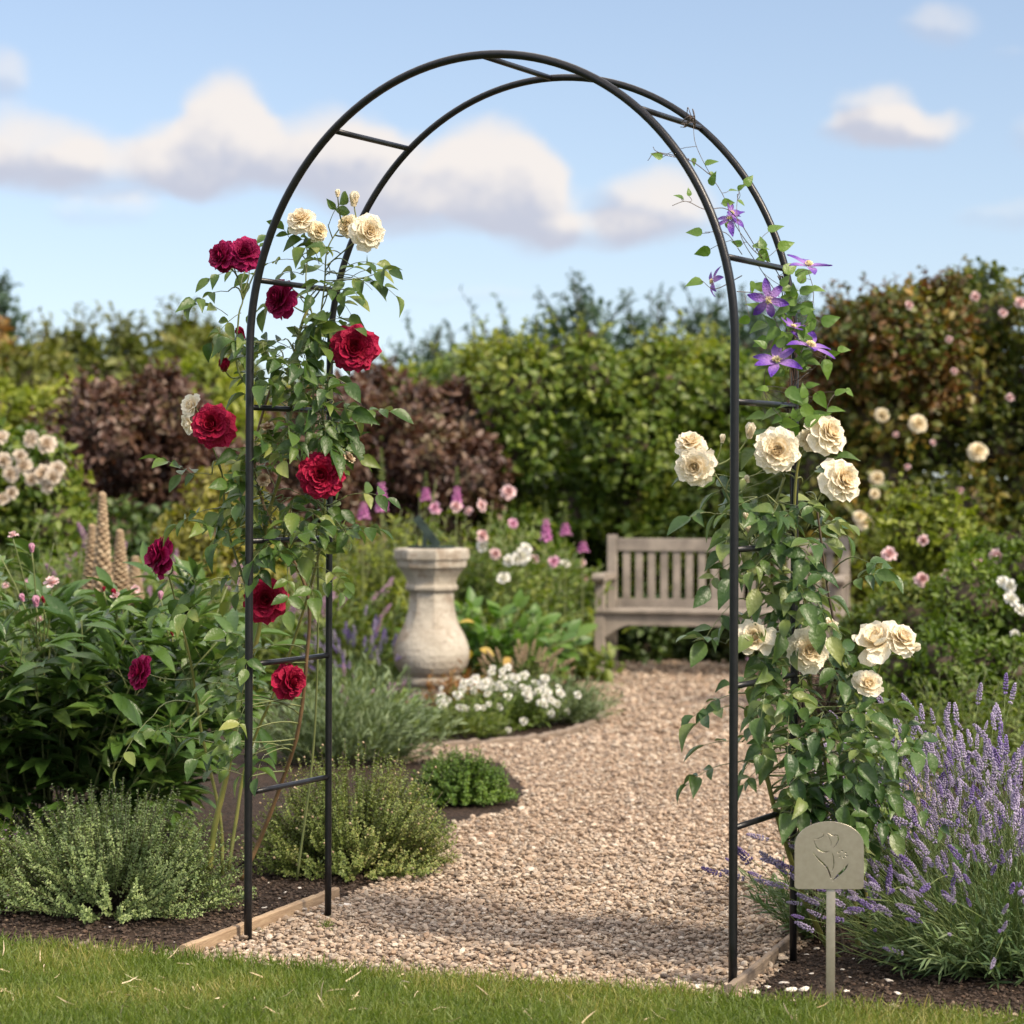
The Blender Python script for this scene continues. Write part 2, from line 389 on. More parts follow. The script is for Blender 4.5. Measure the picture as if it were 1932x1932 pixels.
class MB:
    def __init__(s): s.V = []; s.F = {3: [], 4: []}; s.MI = {3: [], 4: []}; s.n = 0
    def add(s, V, F, mi=0):
        V = np.asarray(V, float).reshape(-1, 3)
        for f in (F if isinstance(F, list) else [F]):
            f = np.asarray(f, np.int64)
            if f.size == 0: continue
            s.F[f.shape[1]].append(f + s.n); s.MI[f.shape[1]].append(np.full(len(f), mi, np.int32))
        s.V.append(V); s.n += len(V); return s
    def inst(s, T, pos, X, Z, sc, mi=0):
        """place template T (V, [F..]) N times; local x -> X, local z -> about Z"""
        TV, TF = T
        N = len(pos)
        if N == 0: return s
        X = norm(X); Y = norm(np.cross(Z, X)); Zn = np.cross(X, Y)
        sc = np.asarray(sc, float)
        if sc.ndim == 1: sc = np.repeat(sc[:, None], 3, 1)
        v = TV[None] * sc[:, None, :]
        W = v[..., 0:1] * X[:, None] + v[..., 1:2] * Y[:, None] + v[..., 2:3] * Zn[:, None] + np.asarray(pos)[:, None]
        nv = len(TV)
        off = (np.arange(N) * nv)[:, None, None]
        s.add(W.reshape(-1, 3), [(f[None] + off).reshape(-1, f.shape[1]) for f in TF], mi)
        return s
    def tubes(s, CU, RA, sides=4, mi=0, cap=True):
        """CU (N,K,3) centre lines, RA (N,K) or (K,) radii"""
        CU = np.asarray(CU, float); N, K, _ = CU.shape
        RA = np.broadcast_to(np.asarray(RA, float), (N, K))
        T = np.gradient(CU, axis=1); T = norm(T)
        up = np.zeros((N, 3)); up[:, 0] = .31; up[:, 1] = -.93; up[:, 2] = .17
        A = np.empty_like(CU); a = up - (up * T[:, 0]).sum(-1, keepdims=True) * T[:, 0]; a = norm(a)
        for k in range(K):
            a = norm(a - (a * T[:, k]).sum(-1, keepdims=True) * T[:, k]); A[:, k] = a
        B = np.cross(T, A)
        ang = np.arange(sides) * 2 * math.pi / sides
        V = CU[:, :, None] + RA[:, :, None, None] * (np.cos(ang)[None, None, :, None] * A[:, :, None] + np.sin(ang)[None, None, :, None] * B[:, :, None])
        i = np.arange(K - 1)[:, None] * sides; j = np.arange(sides)[None]; j2 = (j + 1) % sides
        q = np.stack([i + j, i + j2, i + sides + j2, i + sides + j], -1).reshape(-1, 4)
        off = (np.arange(N) * K * sides)[:, None, None]
        Fs = [(q[None] + off).reshape(-1, 4)]
        if cap and sides == 4:
            c = np.array([[3, 2, 1, 0], [(K - 1) * 4, (K - 1) * 4 + 1, (K - 1) * 4 + 2, (K - 1) * 4 + 3]]); Fs.append((c[None] + off).reshape(-1, 4))
        elif cap and sides == 3:
            c = np.array([[2, 1, 0], [(K - 1) * 3, (K - 1) * 3 + 1, (K - 1) * 3 + 2]]); Fs.append((c[None] + off).reshape(-1, 3))
        elif cap:
            c = []
            for st, rev in ((0, True), ((K - 1) * sides, False)):
                for t in range(1, sides - 1):
                    f = [st, st + t, st + t + 1]; c.append(f[::-1] if rev else f)
            Fs.append((np.array(c)[None] + off).reshape(-1, 3))
        s.add(V.reshape(-1, 3), Fs, mi)
        return s
    def box(s, c, size, rot=None, bev=0.0, mi=0):
        c = np.asarray(c, float); h = np.asarray(size, float) / 2
        if bev <= 0:
            v = np.array([[x, y, z] for z in (-1, 1) for y in (-1, 1) for x in (-1, 1)], float) * h
            f = np.array([[0, 2, 3, 1], [4, 5, 7, 6], [0, 1, 5, 4], [2, 6, 7, 3], [0, 4, 6, 2], [1, 3, 7, 5]])
            F = [f]
        else:
            import bmesh
            bm = bmesh.new(); bmesh.ops.create_cube(bm, size=1)
            for q in bm.verts: q.co = Vector([q.co[i] * size[i] for i in range(3)])
            bmesh.ops.bevel(bm, geom=list(bm.edges), offset=bev, segments=2, affect='EDGES', profile=.6)
            v = np.array([q.co[:] for q in bm.verts]); bm.verts.index_update()
            F3 = [[q.index for q in f.verts] for f in bm.faces if len(f.verts) == 3]; F4 = [[q.index for q in f.verts] for f in bm.faces if len(f.verts) == 4]
            bm.free(); F = [np.array(x) for x in (F3, F4) if len(x)]
        if rot is not None: v = v @ np.asarray(rot).T
        s.add(v + c, F, mi); return s
    def mesh(s, name, mats, org=(0, 0, 0), smooth=True):
        me = bpy.data.meshes.new(name)
        V = np.concatenate(s.V) - np.asarray(org)
        me.vertices.add(len(V)); me.vertices.foreach_set('co', V.astype(np.float32).ravel())
        L, st, mi, c = [], [], [], 0
        for k in (3, 4):
            if s.F[k]:
                f = np.concatenate(s.F[k]); L.append(f.ravel()); st.append(c + np.arange(len(f)) * k); c += f.size; mi.append(np.concatenate(s.MI[k]))
        L = np.concatenate(L); st = np.concatenate(st); mi = np.concatenate(mi)
        me.loops.add(len(L)); me.loops.foreach_set('vertex_index', L.astype(np.int32))
        me.polygons.add(len(st)); me.polygons.foreach_set('loop_start', st.astype(np.int32))
        for m in (mats if isinstance(mats, (list, tuple)) else [mats]): me.materials.append(m)
        me.polygons.foreach_set('material_index', mi)
        me.polygons.foreach_set('use_smooth', np.full(len(st), smooth))
        me.update(calc_edges=True); me.validate()
        return me
    def build(s, name, mats, parent=None, smooth=True, org=None):
        o0 = ORG.get(parent.name, np.zeros(3)) if parent is not None else (np.zeros(3) if org is None else np.asarray(org, float))
        me = s.mesh(name, mats, o0, smooth)
        o = bpy.data.objects.new(name, me); C.objects.link(o)
        if parent is not None: o.parent = parent
        else: o.location = o0
        ORG[o.name] = o0
        return o


def tag(o, label=None, cat=None, group=None, kind=None):
    if label: o['label'] = label
    if cat: o['category'] = cat
    if group: o['group'] = group
    if kind: o['kind'] = kind
    return o
def thing(name, loc, label, cat, group=None):
    o = bpy.data.objects.new(name, None); C.objects.link(o); o.empty_display_size = .1
    o.location = tuple(float(x) for x in loc); ORG[o.name] = np.asarray(loc, float)
    return tag(o, label, cat, group)
def place(name, me, parent, pos, axis, scale=1.0, spin=0.0, label=None, stretch=None):
    """an object sharing mesh me, its local z turned to axis, under parent"""
    o = bpy.data.objects.new(name, me); C.objects.link(o); o.parent = parent
    o.location = Vector([float(x) for x in (np.asarray(pos) - ORG[parent.name])])
    q = Vector([float(x) for x in axis]).to_track_quat('Z', 'Y') @ Quaternion((0, 0, 1), spin)
    o.rotation_mode = 'QUATERNION'; o.rotation_quaternion = q
    o.scale = (scale, scale, scale) if stretch is None else tuple(scale * k for k in stretch)
    if label: o['label'] = label
    return o


# ------------------------------------------------------------------ templates (length 1 along x, normal z)
def leaf_T(stations, widths, fold=.2, curl=.2, twist=0.0):
    V, F = [], []
    n = len(stations)
    for x, wd in zip(stations, widths):
        zc = -curl * x * x
        for s_ in (-1, 0, 1):
            V.append((x, s_ * wd, zc + abs(s_) * wd * fold * 2 + s_ * twist * wd * x))
    for i in range(n - 1):
        a = i * 3; F += [(a, a + 3, a + 4, a + 1), (a + 1, a + 4, a + 5, a + 2)]
    return np.array(V, float), [np.array(F)]
LEAF = leaf_T([0, .12, .32, .5, .7, .86, 1], [.01, .15, .26, .275, .21, .11, .004], .22, .22, .25)
LEAF_B = leaf_T([0, .12, .32, .5, .7, .86, 1], [.01, .16, .28, .28, .20, .09, .004], .38, .45, -.4)
HEART = leaf_T([0, .06, .25, .5, .8, 1], [.05, .22, .34, .28, .12, .004], .12, .25)
LANCE = leaf_T([0, .2, .45, .7, .88, 1], [.015, .10, .145, .12, .06, .003], .25, .42)
LANCE_B = leaf_T([0, .2, .45, .7, .88, 1], [.015, .09, .13, .11, .05, .003], .4, .15)
SMALL = leaf_T([0, .45, 1], [.03, .27, .02], .25, .15)
SMALL_R = leaf_T([0, .5, 1], [.08, .38, .10], .2, .1)
NEEDLE = leaf_T([0, .5, 1], [.03, .045, .008], .1, .2)
BLADE = leaf_T([0, .5, .85, 1], [.04, .035, .02, .002], .15, .5)


def ico(sub):
    import bmesh
    bm = bmesh.new(); bmesh.ops.create_icosphere(bm, subdivisions=sub, radius=.5)
    v = np.array([q.co[:] for q in bm.verts]); bm.verts.index_update(); f = np.array([[q.index for q in x.verts] for x in bm.faces]); bm.free()
    return v, [f]
def rock_T(sub, seed):
    v, f = ico(sub); r = np.random.default_rng(seed)
    for _ in range(5):
        d = norm(r.normal(size=3)); h = .30 + .14 * r.random(); s_ = v @ d; v = v - np.maximum(s_ - h, 0)[:, None] * d * .85
    v = v * (1 + .08 * r.normal(size=(len(v), 1)))
    return v, f
ROCKS = [rock_T(2, i) for i in range(4)]
CHIPS = [rock_T(1, i + 20) for i in range(4)]


def floret_T():
    """a lavender flower head: whorls of little buds up a spike, length 1 along x"""
    V, F = ico(1); mb = MB(); r = np.random.default_rng(3)
    ws = [0.0, .22, .36, .50, .63, .75, .86, .95]
    for i, x in enumerate(ws):
        k = 5 if i < 6 else 3
        rad = [.075, .095, .10, .095, .085, .07, .05, .02][i]
        for j in range(k):
            a = 2 * math.pi * (j + .5 * (i % 2)) / k + r.normal() * .2
            p = np.array([[x + r.normal() * .012, rad * math.cos(a), rad * math.sin(a)]])
            mb.inst((V, F), p, np.array([[.8, .5 * math.cos(a), .5 * math.sin(a)]]), np.array([[0, .3, 1.]]), np.array([[.16, .085, .085]]))
    return np.concatenate(mb.V), [np.concatenate(mb.F[3])]
FLORET = floret_T()


def petal(mb, a0, r0, L, W, e0, e1, cup, ruff, rs, z0=0.0, n=6, m=7, notch=.015, point=0.0, mi=0):
    t = np.linspace(0, 1, n); s_ = np.linspace(-1, 1, m)
    e = e0 + (e1 - e0) * t
    dr = np.cos(e) * L / (n - 1); dzz = np.sin(e) * L / (n - 1)
    r = r0 + np.concatenate([[0], np.cumsum(dr[1:])]); z = z0 + np.concatenate([[0], np.cumsum(dzz[1:])])
    if point > 0: wd = W * np.sin(math.pi * np.clip(t, .04, .985)) ** .75 * (1 - .25 * t)
    else: wd = W * (.28 + .72 * np.sin(np.clip(t * 1.12, 0, 1) * math.pi / 2)) * np.where(t > .8, np.sqrt(np.clip(1 - ((t - .8) / .27) ** 2, .05, 1)), 1)
    SS, TT = np.meshgrid(s_, t); WW = wd[:, None] * SS
    ez = np.cos(e)[:, None]; er = -np.sin(e)[:, None]
    c = cup * (SS ** 2) * wd[:, None]
    rr = r[:, None] + er * c - (notch * L * (1 - np.abs(SS)) * (TT > .95)); zz = z[:, None] + ez * c
    ph = rs.random() * 6.28
    zz = zz + ruff * L * TT ** 2 * np.sin(SS * 4.2 + ph) * .5; rr = rr + ruff * L * TT ** 2 * np.cos(SS * 3.1 + ph * 2) * .4
    ca, sa = math.cos(a0), math.sin(a0)
    V = np.stack([rr * ca - WW * sa, rr * sa + WW * ca, zz], -1).reshape(-1, 3)
    i = np.arange(n - 1)[:, None] * m; j = np.arange(m - 1)[None]
    F = np.stack([i + j, i + j + 1, i + m + j + 1, i + m + j], -1).reshape(-1, 4)
    mb.add(V, [F], mi)


def rose_mesh(name, mat, seed, open_=1.0, rings=None):
    """full rose, radius about 1, facing +z"""
    rs = np.random.default_rng(seed); mb = MB()
    rings = rings or [  # n, start r, L, W, e0, e1, cup, z0
        (7, .10, .92, .46, 2, -30, .30, -.16), (7, .10, .86, .44, 18, -18, .35, -.10), (7, .10, .76, .40, 32, 5, .40, -.04), (7, .09, .66, .34, 46, 28, .45, .0),
        (6, .08, .55, .29, 58, 50, .5, .03), (6, .07, .46, .24, 68, 70, .6, .06), (5, .05, .38, .20, 78, 88, .7, .09), (5, .03, .32, .15, 86, 105, .8, .11), (4, .01, .26, .11, 90, 125, .9, .12)]
    for k, (n, r0, L, W, e0, e1, cup, z0) in enumerate(rings):
        for j in range(n):
            a = 2 * math.pi * (j + .5 * (k % 2)) / n + rs.normal() * .13
            dd = rs.normal() * 9
            petal(mb, a, r0 * open_, L * (1 + rs.normal() * .07), W * (1 + rs.normal() * .08), R(e0 + (1 - open_) * 35 + dd * .5), R(e1 + (1 - open_) * 50 + dd), cup, .040, rs, z0 + rs.normal() * .012)
    return mb.mesh(name, mat)


def bud_mesh(name, mat, seed):
    rs = np.random.default_rng(seed); mb = MB()
    for k, (n, r0, L, W, e0, e1) in enumerate([(5, .30, 1.5, .55, 75, 108), (4, .18, 1.55, .5, 82, 100), (3, .05, 1.5, .4, 88, 95)]):
        for j in range(n):
            petal(mb, 2 * math.pi * (j + .5 * k) / n + rs.normal() * .15, r0, L, W, R(e0), R(e1), .55, .05, rs, -.6)
    return mb.mesh(name, mat)


def semi_mesh(name, mat, seed, n=9):
    """loose half-open flower"""
    rs = np.random.default_rng(seed); mb = MB()
    for k, (n_, r0, L, W, e0, e1) in enumerate([(6, .1, 1.0, .55, 8, 0), (6, .1, .85, .5, 35, 40), (5, .08, .7, .4, 58, 78), (4, .05, .55, .3, 75, 110)]):
        for j in range(n_):
            petal(mb, 2 * math.pi * (j + .5 * k) / n_ + rs.normal() * .25, r0, L * (1 + rs.normal() * .12), W, R(e0 + rs.normal() * 14), R(e1 + rs.normal() * 22), .35, .16, rs, -.1)
    return mb.mesh(name, mat)


def sepal_mesh():
    rs = np.random.default_rng(5); mb = MB()
    for j in range(5): petal(mb, 2 * math.pi * j / 5, .05, .55, .13, R(-10), R(30), .2, .05, rs, -.22, n=5, m=3, point=1)
    v, f = ico(2); mb.add(v * np.array([.34, .34, .40]) + np.array([0, 0, -.30]), f)
    return mb.mesh('sepals', M['sepal'])


def clematis_mesh(seed, droop):
    rs = np.random.default_rng(seed); mb = MB()
    for j in range(6): petal(mb, 2 * math.pi * j / 6 + rs.normal() * .12, .06, .98 * (1 + rs.normal() * .07), .235, R(18 + rs.normal() * 10), R(droop + rs.normal() * 14), .25, .07, rs, 0, n=8, m=5, point=1, notch=0)
    return mb.mesh('clematis_petals', M['clematis_petal'])
def stamen_mesh():
    rs = np.random.default_rng(9); N = 34
    d = norm(np.stack([rs.normal(size=N) * .5, rs.normal(size=N) * .5, np.ones(N) * .9], -1)); t = np.linspace(0, 1, 4)[None, :, None]
    cu = d[:, None] * t * .26; mb = MB(); mb.tubes(cu, np.array([.012, .012, .02, .024]), 3)
    return mb.mesh('stamens', M['stamen'])


MESH = dict(
    red=[rose_mesh('crimson_rose', M['red_petal'], i) for i in (1, 2, 3)],
    mag=[rose_mesh('magenta_rose', M['magenta_petal'], i, .9) for i in (11, 12)],
    cream=[rose_mesh('cream_rose', M['cream_petal'], i) for i in (21, 22, 23)],
    butter=[rose_mesh('butter_rose', M['butter_petal'], i, .93) for i in (31, 32)],
    loose=[semi_mesh('loose_rose', M['cream_petal'], i) for i in (41, 42)],
    redbud=bud_mesh('crimson_bud', M['red_petal'], 1), creambud=bud_mesh('cream_bud', M['cream_petal'], 2), pinkbud=bud_mesh('pink_bud', M['pink_petal'], 3),
    blush_white=semi_mesh('cream_cluster_rose', M['cluster_petal'], 50), spent=semi_mesh('spent_rose', M['spent_petal'], 44), blush=semi_mesh('blush_flower', M['blush_petal'], 45), white=semi_mesh('white_flower', M['white_petal'], 46),
    pink=semi_mesh('pink_flower', M['pink_petal'], 47), yellow=semi_mesh('yellow_flower', M['yellow_petal'], 48), orange=semi_mesh('orange_flower', M['orange_petal'], 49),
    sep=sepal_mesh(), clem=[clematis_mesh(i, d) for i, d in ((1, 0), (2, -25), (3, 25))], stam=stamen_mesh())


def bloom(parent, me, pos, axis, rad, spin=None, name='rose_bloom', sep=True, stretch=None, label=None):
    o = place(name, me, parent, pos, axis, rad, random.random() * 6 if spin is None else spin, label, stretch)
    if sep:
        s_ = bpy.data.objects.new('sepals', MESH['sep']); C.objects.link(s_); s_.parent = o
    return o


def catmull(pts, n=10):
    p = np.asarray(pts, float); p = np.vstack([2 * p[0] - p[1], p, 2 * p[-1] - p[-2]])
    out = []
    for i in range(1, len(p) - 2):
        t = np.linspace(0, 1, n, endpoint=False)[:, None]
        out.append(.5 * (2 * p[i] + (p[i + 1] - p[i - 1]) * t + (2 * p[i - 1] - 5 * p[i] + 4 * p[i + 1] - p[i + 2]) * t ** 2 + (3 * p[i] - p[i - 1] - 3 * p[i + 1] + p[i + 2]) * t ** 3))
    out.append(p[-2:-1]); return np.vstack(out)


def rand_dir(n, r=rng): return norm(r.normal(size=(n, 3)))


# fan of stems out of a base -> curves (N,K,3)
def clump(c, rb, N, L, spread, droop, K=7, r=rng, lean=(0, 0), ell=(1, 1), power=.6, lv=0.0):
    a = r.random(N) * 2 * math.pi; u = r.random(N) ** power
    base = np.stack([c[0] + rb * u * np.cos(a) * ell[0], c[1] + rb * u * np.sin(a) * ell[1], np.full(N, c[2])], -1)
    th = spread * u * (1 + .15 * r.normal(size=N))
    d = np.stack([np.sin(th) * np.cos(a) * ell[0] + lean[0], np.sin(th) * np.sin(a) * ell[1] + lean[1], np.cos(th)], -1); d = norm(d)
    ln = L * (1 + .14 * r.normal(size=N)) * (1 - .15 * u) * (1 - lv * r.random(N))
    t = np.linspace(0, 1, K)
    out = norm(np.stack([np.cos(a) * ell[0], np.sin(a) * ell[1], np.zeros(N)], -1))
    cu = base[:, None] + d[:, None] * (ln[:, None] * t)[..., None] + out[:, None] * (droop * ln * u)[:, None, None] * (t ** 2)[None, :, None] * .6
    cu[..., 2] -= (droop * ln * u)[:, None] * t ** 2 * .7
    cu += (r.normal(size=(N, 1, 3)) * .06 * L) * (np.sin(t * math.pi) ** 1)[None, :, None]
    cu[..., 2] = np.maximum(cu[..., 2], c[2] + .002)
    return cu


def along(cu, t):
    """cu (N,K,3), t (N,m) -> pos, tangent (N,m,3)"""
    N, K, _ = cu.shape; x = np.clip(t, 0, .999) * (K - 1); i = x.astype(int); f = (x - i)[..., None]
    n = np.arange(N)[:, None]; a = cu[n, i]; bb = cu[n, i + 1]
    return a + (bb - a) * f, norm(bb - a)


def dome(c, a, h, N, K=8, r=rng, ay=1.0):
    """stems radiating from one crown so that their tips lie on a rounded mound"""
    az_ = r.random(N) * 2 * math.pi; ct = r.random(N) ** .85 * .97 + .02; st = np.sqrt(1 - ct ** 2)
    d = np.stack([st * np.cos(az_), st * np.sin(az_) * ay, ct], -1); d = norm(d)
    rad = 1 / np.sqrt((np.hypot(d[:, 0], d[:, 1] / ay) / a) ** 2 + (d[:, 2] / h) ** 2); rad = rad * (1 + .07 * r.normal(size=N)) * np.where(r.random(N) < .12, 1.12, 1)
    t = np.linspace(0, 1, K); end = d * rad[:, None]; mid = end * .5 + np.stack([d[:, 0] * rad * .16, d[:, 1] * rad * .16, -rad * .06 + 0 * az_], -1) + r.normal(size=(N, 3)) * .02 * a
    t_ = t[None, :, None]; b0 = r.normal(size=(N, 3)) * .05 * a; b0[:, 2] = 0
    cu = np.array([c[0], c[1], c[2]]) + (1 - t_) ** 2 * b0[:, None] + 2 * t_ * (1 - t_) * mid[:, None] + t_ ** 2 * end[:, None]
    cu[..., 2] = np.maximum(cu[..., 2], c[2] + .004 + .02 * t[None]); return cu


def leaves_on(mb, cu, m, size, T, angle=60, t0=.15, t1=1.0, var=.25, up=.5, mi=0, r=rng, taper=.4, wid=1.0):
    N = len(cu); t = t0 + (t1 - t0) * (np.arange(m)[None] + r.random((N, m))) / m
    p, tg = along(cu, t); p = p.reshape(-1, 3); tg = tg.reshape(-1, 3)
    rd = rand_dir(len(p), r); rad = norm(rd - (rd * tg).sum(-1, keepdims=True) * tg)
    an = R(angle) * (1 + .2 * r.normal(size=(len(p), 1)))
    d = tg * np.cos(an) + rad * np.sin(an)
    Z = norm(tg * .6 + np.array([0, 0, up]) + .5 * rand_dir(len(p), r))
    sz = size * (1 + var * r.normal(size=len(p))).clip(.4, 1.8) * (1 - taper * t.ravel())
    s3 = np.stack([sz, sz * wid, sz], -1)
    mb.inst(T, p, d, Z, s3, mi)


# lumpy shrub volume -> leaf positions and outward directions
def lump_points(L, n, shell=.30, r=rng):
    L = np.asarray(L, float); vol = L[:, 3] ** 2; k = r.choice(len(L), n, p=vol / vol.sum())
    d = rand_dir(n, r); d[:, 2] = np.where(d[:, 2] < -.8, -d[:, 2], d[:, 2])
    q = L[k, :3] + d * (L[k, 3] * (1 - shell * r.random(n) ** 1.3 + .05 * r.normal(size=n)))[:, None]
    keep = q[:, 2] > .02
    for c in L:
        keep &= ~((np.linalg.norm(q - c[:3], axis=1) < c[3] * (1 - shell - .12)))
    return q[keep], d[keep]


def contour_lumps(contour, Y, depth, rl, z0=0.0, r=rng, rows=None):
    """contour: picture points of the skyline; the volume below it is filled with lumps of radius about rl"""
    pts = np.array([P(x, y, Y) for x, y in contour]); X = pts[:, 0]; Z = pts[:, 2]
    out = []; x = X[0]
    while x <= X[-1]:
        zt = np.interp(x, X, Z) - rl * .55; z = zt
        while z > z0 - rl * .3:
            rr = rl * (.75 + .5 * r.random())
            out.append((x + r.normal() * rl * .25, Y + (r.random() - .5) * depth, z + r.normal() * rl * .10, rr)); z -= rl * 1.15
        x += rl * .95
    return np.array(out), pts


def shrub(name, label, cat, L, leafmat, n, size, T=SMALL, group=None, base=None, shoots=0, shoot_len=.3, top=None, core=True, shootmat=None, r=rng, shell=.3, wid=1.0, extra=None, up=.35):
    L = np.asarray(L, float)
    if base is None: base = (L[:, 0].mean(), L[:, 1].mean(), 0)
    t = thing(name, base, label, cat, group)
    q, d = lump_points(L, n, shell, r)
    mb = MB()
    dirs = norm(d * .7 + rand_dir(len(q), r) * .9 + np.array([0, 0, .15]))
    Z = norm(d + .7 * rand_dir(len(q), r) + np.array([0, 0, up]))
    sz = size * (1 + .28 * r.normal(size=len(q))).clip(.45, 1.9)
    mb.inst(T, q, dirs, Z, np.stack([sz, sz * wid, sz], -1))
    if extra:   # some foliage of another tone: (material, fraction function)
        pass
    mats = [leafmat]
    if shoots:
        zt = top if top is not None else L[:, 2] .max()
        cand = L[L[:, 2] + L[:, 3] > np.interp(L[:, 0], np.sort(L[:, 0]), np.maximum.accumulate(np.zeros(len(L)))) ]
        # shoots start from the topmost lumps
        order = []
        xs = np.round(L[:, 0] / (L[:, 3].mean() * 1.2))
        for xv in np.unique(xs):
            g = L[xs == xv]; order.append(g[np.argmax(g[:, 2] + g[:, 3])])
        order = np.array(order); k = r.integers(0, len(order), shoots); o_ = order[k]
        dd = norm(np.stack([r.normal(size=shoots) * .35, r.normal(size=shoots) * .35, np.ones(shoots)], -1))
        st = o_[:, :3] + dd * (o_[:, 3:4] * .75); ln = shoot_len * (.5 + r.random(shoots)); tt = np.linspace(0, 1, 6)
        cu = st[:, None] + dd[:, None] * (ln[:, None] * tt)[..., None] + r.normal(size=(shoots, 1, 3)) * .12 * ln[:, None, None] * (tt ** 2)[None, :, None]
        ml = MB() if shootmat else mb
        leaves_on(ml, cu, 16, size * .95, T, 55, .0, 1.0, r=r, taper=.25, wid=wid)
        ms = MB(); ms.tubes(cu, np.linspace(.006, .002, 6) * (size / .06), 3); ms.build('shoot_stems', M['twig'], t)
        if shootmat: ml.build('young_shoots', shootmat, t)
    mb.build('leaves', mats, t)
    if core:  # solid dark lumps added inside the leaves, standing in for the shaded interior
        mc = MB(); v, f = ico(2)
        for c in L:
            vv = v * 2 * c[3] * .56 * (1 + .12 * r.normal(size=(len(v), 1))); p = vv + c[:3]; p[:, 2] = np.maximum(p[:, 2], .0); mc.add(p, f)
        mc.build('dark_core', M['twig'], t)
    return t


def put_flowers(t, me, pts, Yj, rad, name='rose_bloom', sep=False, toward=(0, -1, .25), stem=None):
    for (px, py, k) in pts:
        Y = Yj + random.uniform(-.05, .05); p = P(px, py, Y)
        ax = norm(np.array(toward) + rng.normal(size=3) * .3)
        bloom(t, me, p, ax, rad * k, name=name, sep=sep)


# ================================================================== THE SETTING
def sheet(name, poly, z, mat, kind='structure', grid=None):
    import bmesh
    bm = bmesh.new(); vs = [bm.verts.new((float(p[0]), float(p[1]), z)) for p in poly]; bm.faces.new(vs)
    bmesh.ops.triangulate(bm, faces=list(bm.faces)); bmesh.ops.recalc_face_normals(bm, faces=list(bm.faces))
    for f in bm.faces:
        if f.normal.z < 0: f.normal_flip()
    me = bpy.data.meshes.new(name); bm.to_mesh(me); bm.free(); me.materials.append(mat)
    o = bpy.data.objects.new(name, me); C.objects.link(o); o['kind'] = kind
    return o
sheet('ground', [(-900, -200), (900, -200), (900, 1800), (-900, 1800)], -.03, M['field'])

lawn_edge_px = [(-300, 1772), (0, 1788), (120, 1796), (230, 1806), (340, 1814), (440, 1823), (600, 1836), (760, 1848), (900, 1857), (1050, 1866), (1200, 1876), (1330, 1884), (1400, 1893), (1540, 1903), (1700, 1915), (1932, 1935), (2200, 1950)]
lawn_edge = [G(x, y)[:2] for x, y in lawn_edge_px]
path_poly = [(-1.6, 5.2), (2.6, 5.2), (3.6, 9), (4.2, 17.6), (-1.6, 17.6), (-1.6, 10)]
sheet('gravel_path', path_poly, 0.0, M['gravel'])
lawn_poly = [(-4, 3.0)] + [(-4, lawn_edge[0][1])] + [tuple(p) for p in lawn_edge] + [(4.5, lawn_edge[-1][1]), (4.5, 3.0)]
sheet('lawn', lawn_poly, .004, M['turf'])
LB0, LB1 = G(352, 1814), G(640, 1700)
RB0, RB1 = G(1384, 1890), G(1540, 1757)
G1 = lambda x, y: tuple(G(x, y)[:2])
left_bed = [(-4, lawn_edge[0][1] + .02), G1(0, 1780), G1(180, 1795), G1(355, 1806), tuple(LB1[:2]), G1(740, 1660), G1(850, 1560), G1(880, 1550), G1(975, 1530), G1(990, 1490), G1(940, 1440), (-.55, 11.2), G1(740, 1425), G1(850, 1413), G1(1000, 1402), G1(1090, 1387), G1(1135, 1362), G1(1128, 1335), (.45, 14.6), (.3, 16.5), (-.2, 17.5), (-6, 17.5)]
sheet('planting_bed', left_bed, .004, M['soil'])
right_bed = [tuple(RB0[:2] + np.array([.02, -.02])), G1(1540, 1900), G1(1700, 1912), G1(1932, 1930), (4, 6.0), (5, 17.5), (2.7, 17.5), (2.2, 15), (2.0, 11.5), (1.55, 9.0), (1.1, 8.2), tuple(RB1[:2] + np.array([.03, .02]))]
sheet('flower_bed', right_bed, .004, M['soil'])


def inside(poly, x, y):
    poly = np.asarray(poly, float); x = np.asarray(x); y = np.asarray(y); c = np.zeros(x.shape, bool); j = len(poly) - 1
    for i in range(len(poly)):
        xi, yi = poly[i]; xj, yj = poly[j]
        if yi != yj: c ^= ((yi > y) != (yj > y)) & (x < (xj - xi) * (y - yi) / (yj - yi) + xi)
        j = i
    return c
def scatter(n, x0, x1, y0, y1, ins=None, outs=(), r=rng):
    x = x0 + (x1 - x0) * r.random(n); y = y0 + (y1 - y0) * r.random(n); k = np.ones(n, bool)
    if ins is not None: k &= inside(ins, x, y)
    for o in outs: k &= ~inside(o, x, y)
    return x[k], y[k]


# pebbles of the path
def pebbles(n, x0, x1, y0, y1, size, T, zlift=.2, mat='pebble', name='gravel', ins=None, outs=(lawn_poly, left_bed, right_bed), flat=.55):
    x, y = scatter(n, x0, x1, y0, y1, ins, outs)
    mb = MB(); k = rng.integers(0, len(T), len(x))
    for i in range(len(T)):
        s_ = k == i; N = s_.sum()
        sz = size * np.exp(.33 * rng.normal(size=N)).clip(.4, 2.0)
        X = rand_dir(N); X[:, 2] *= .25; Z = rand_dir(N) * .42 + np.array([0, 0, 1.])
        p = np.stack([x[s_], y[s_], sz * (zlift * rng.random(N) + .12)], -1)
        mb.inst(T[i], p, X, Z, np.stack([sz * (1.1 + .5 * rng.random(N)), sz * (.85 + .3 * rng.random(N)), sz * (flat + .25 * rng.random(N))], -1))
    return mb
mb = pebbles(60000, -1.2, 1.4, 5.85, 8.4, .0090, CHIPS, .9)
mb2 = pebbles(30000, -1.2, 1.4, 5.85, 8.6, .0104, ROCKS, 1.2); mb.V += mb2.V; mb.F[3] += [f + mb.n for f in mb2.F[3]]; mb.MI[3] += mb2.MI[3]; mb.n += mb2.n
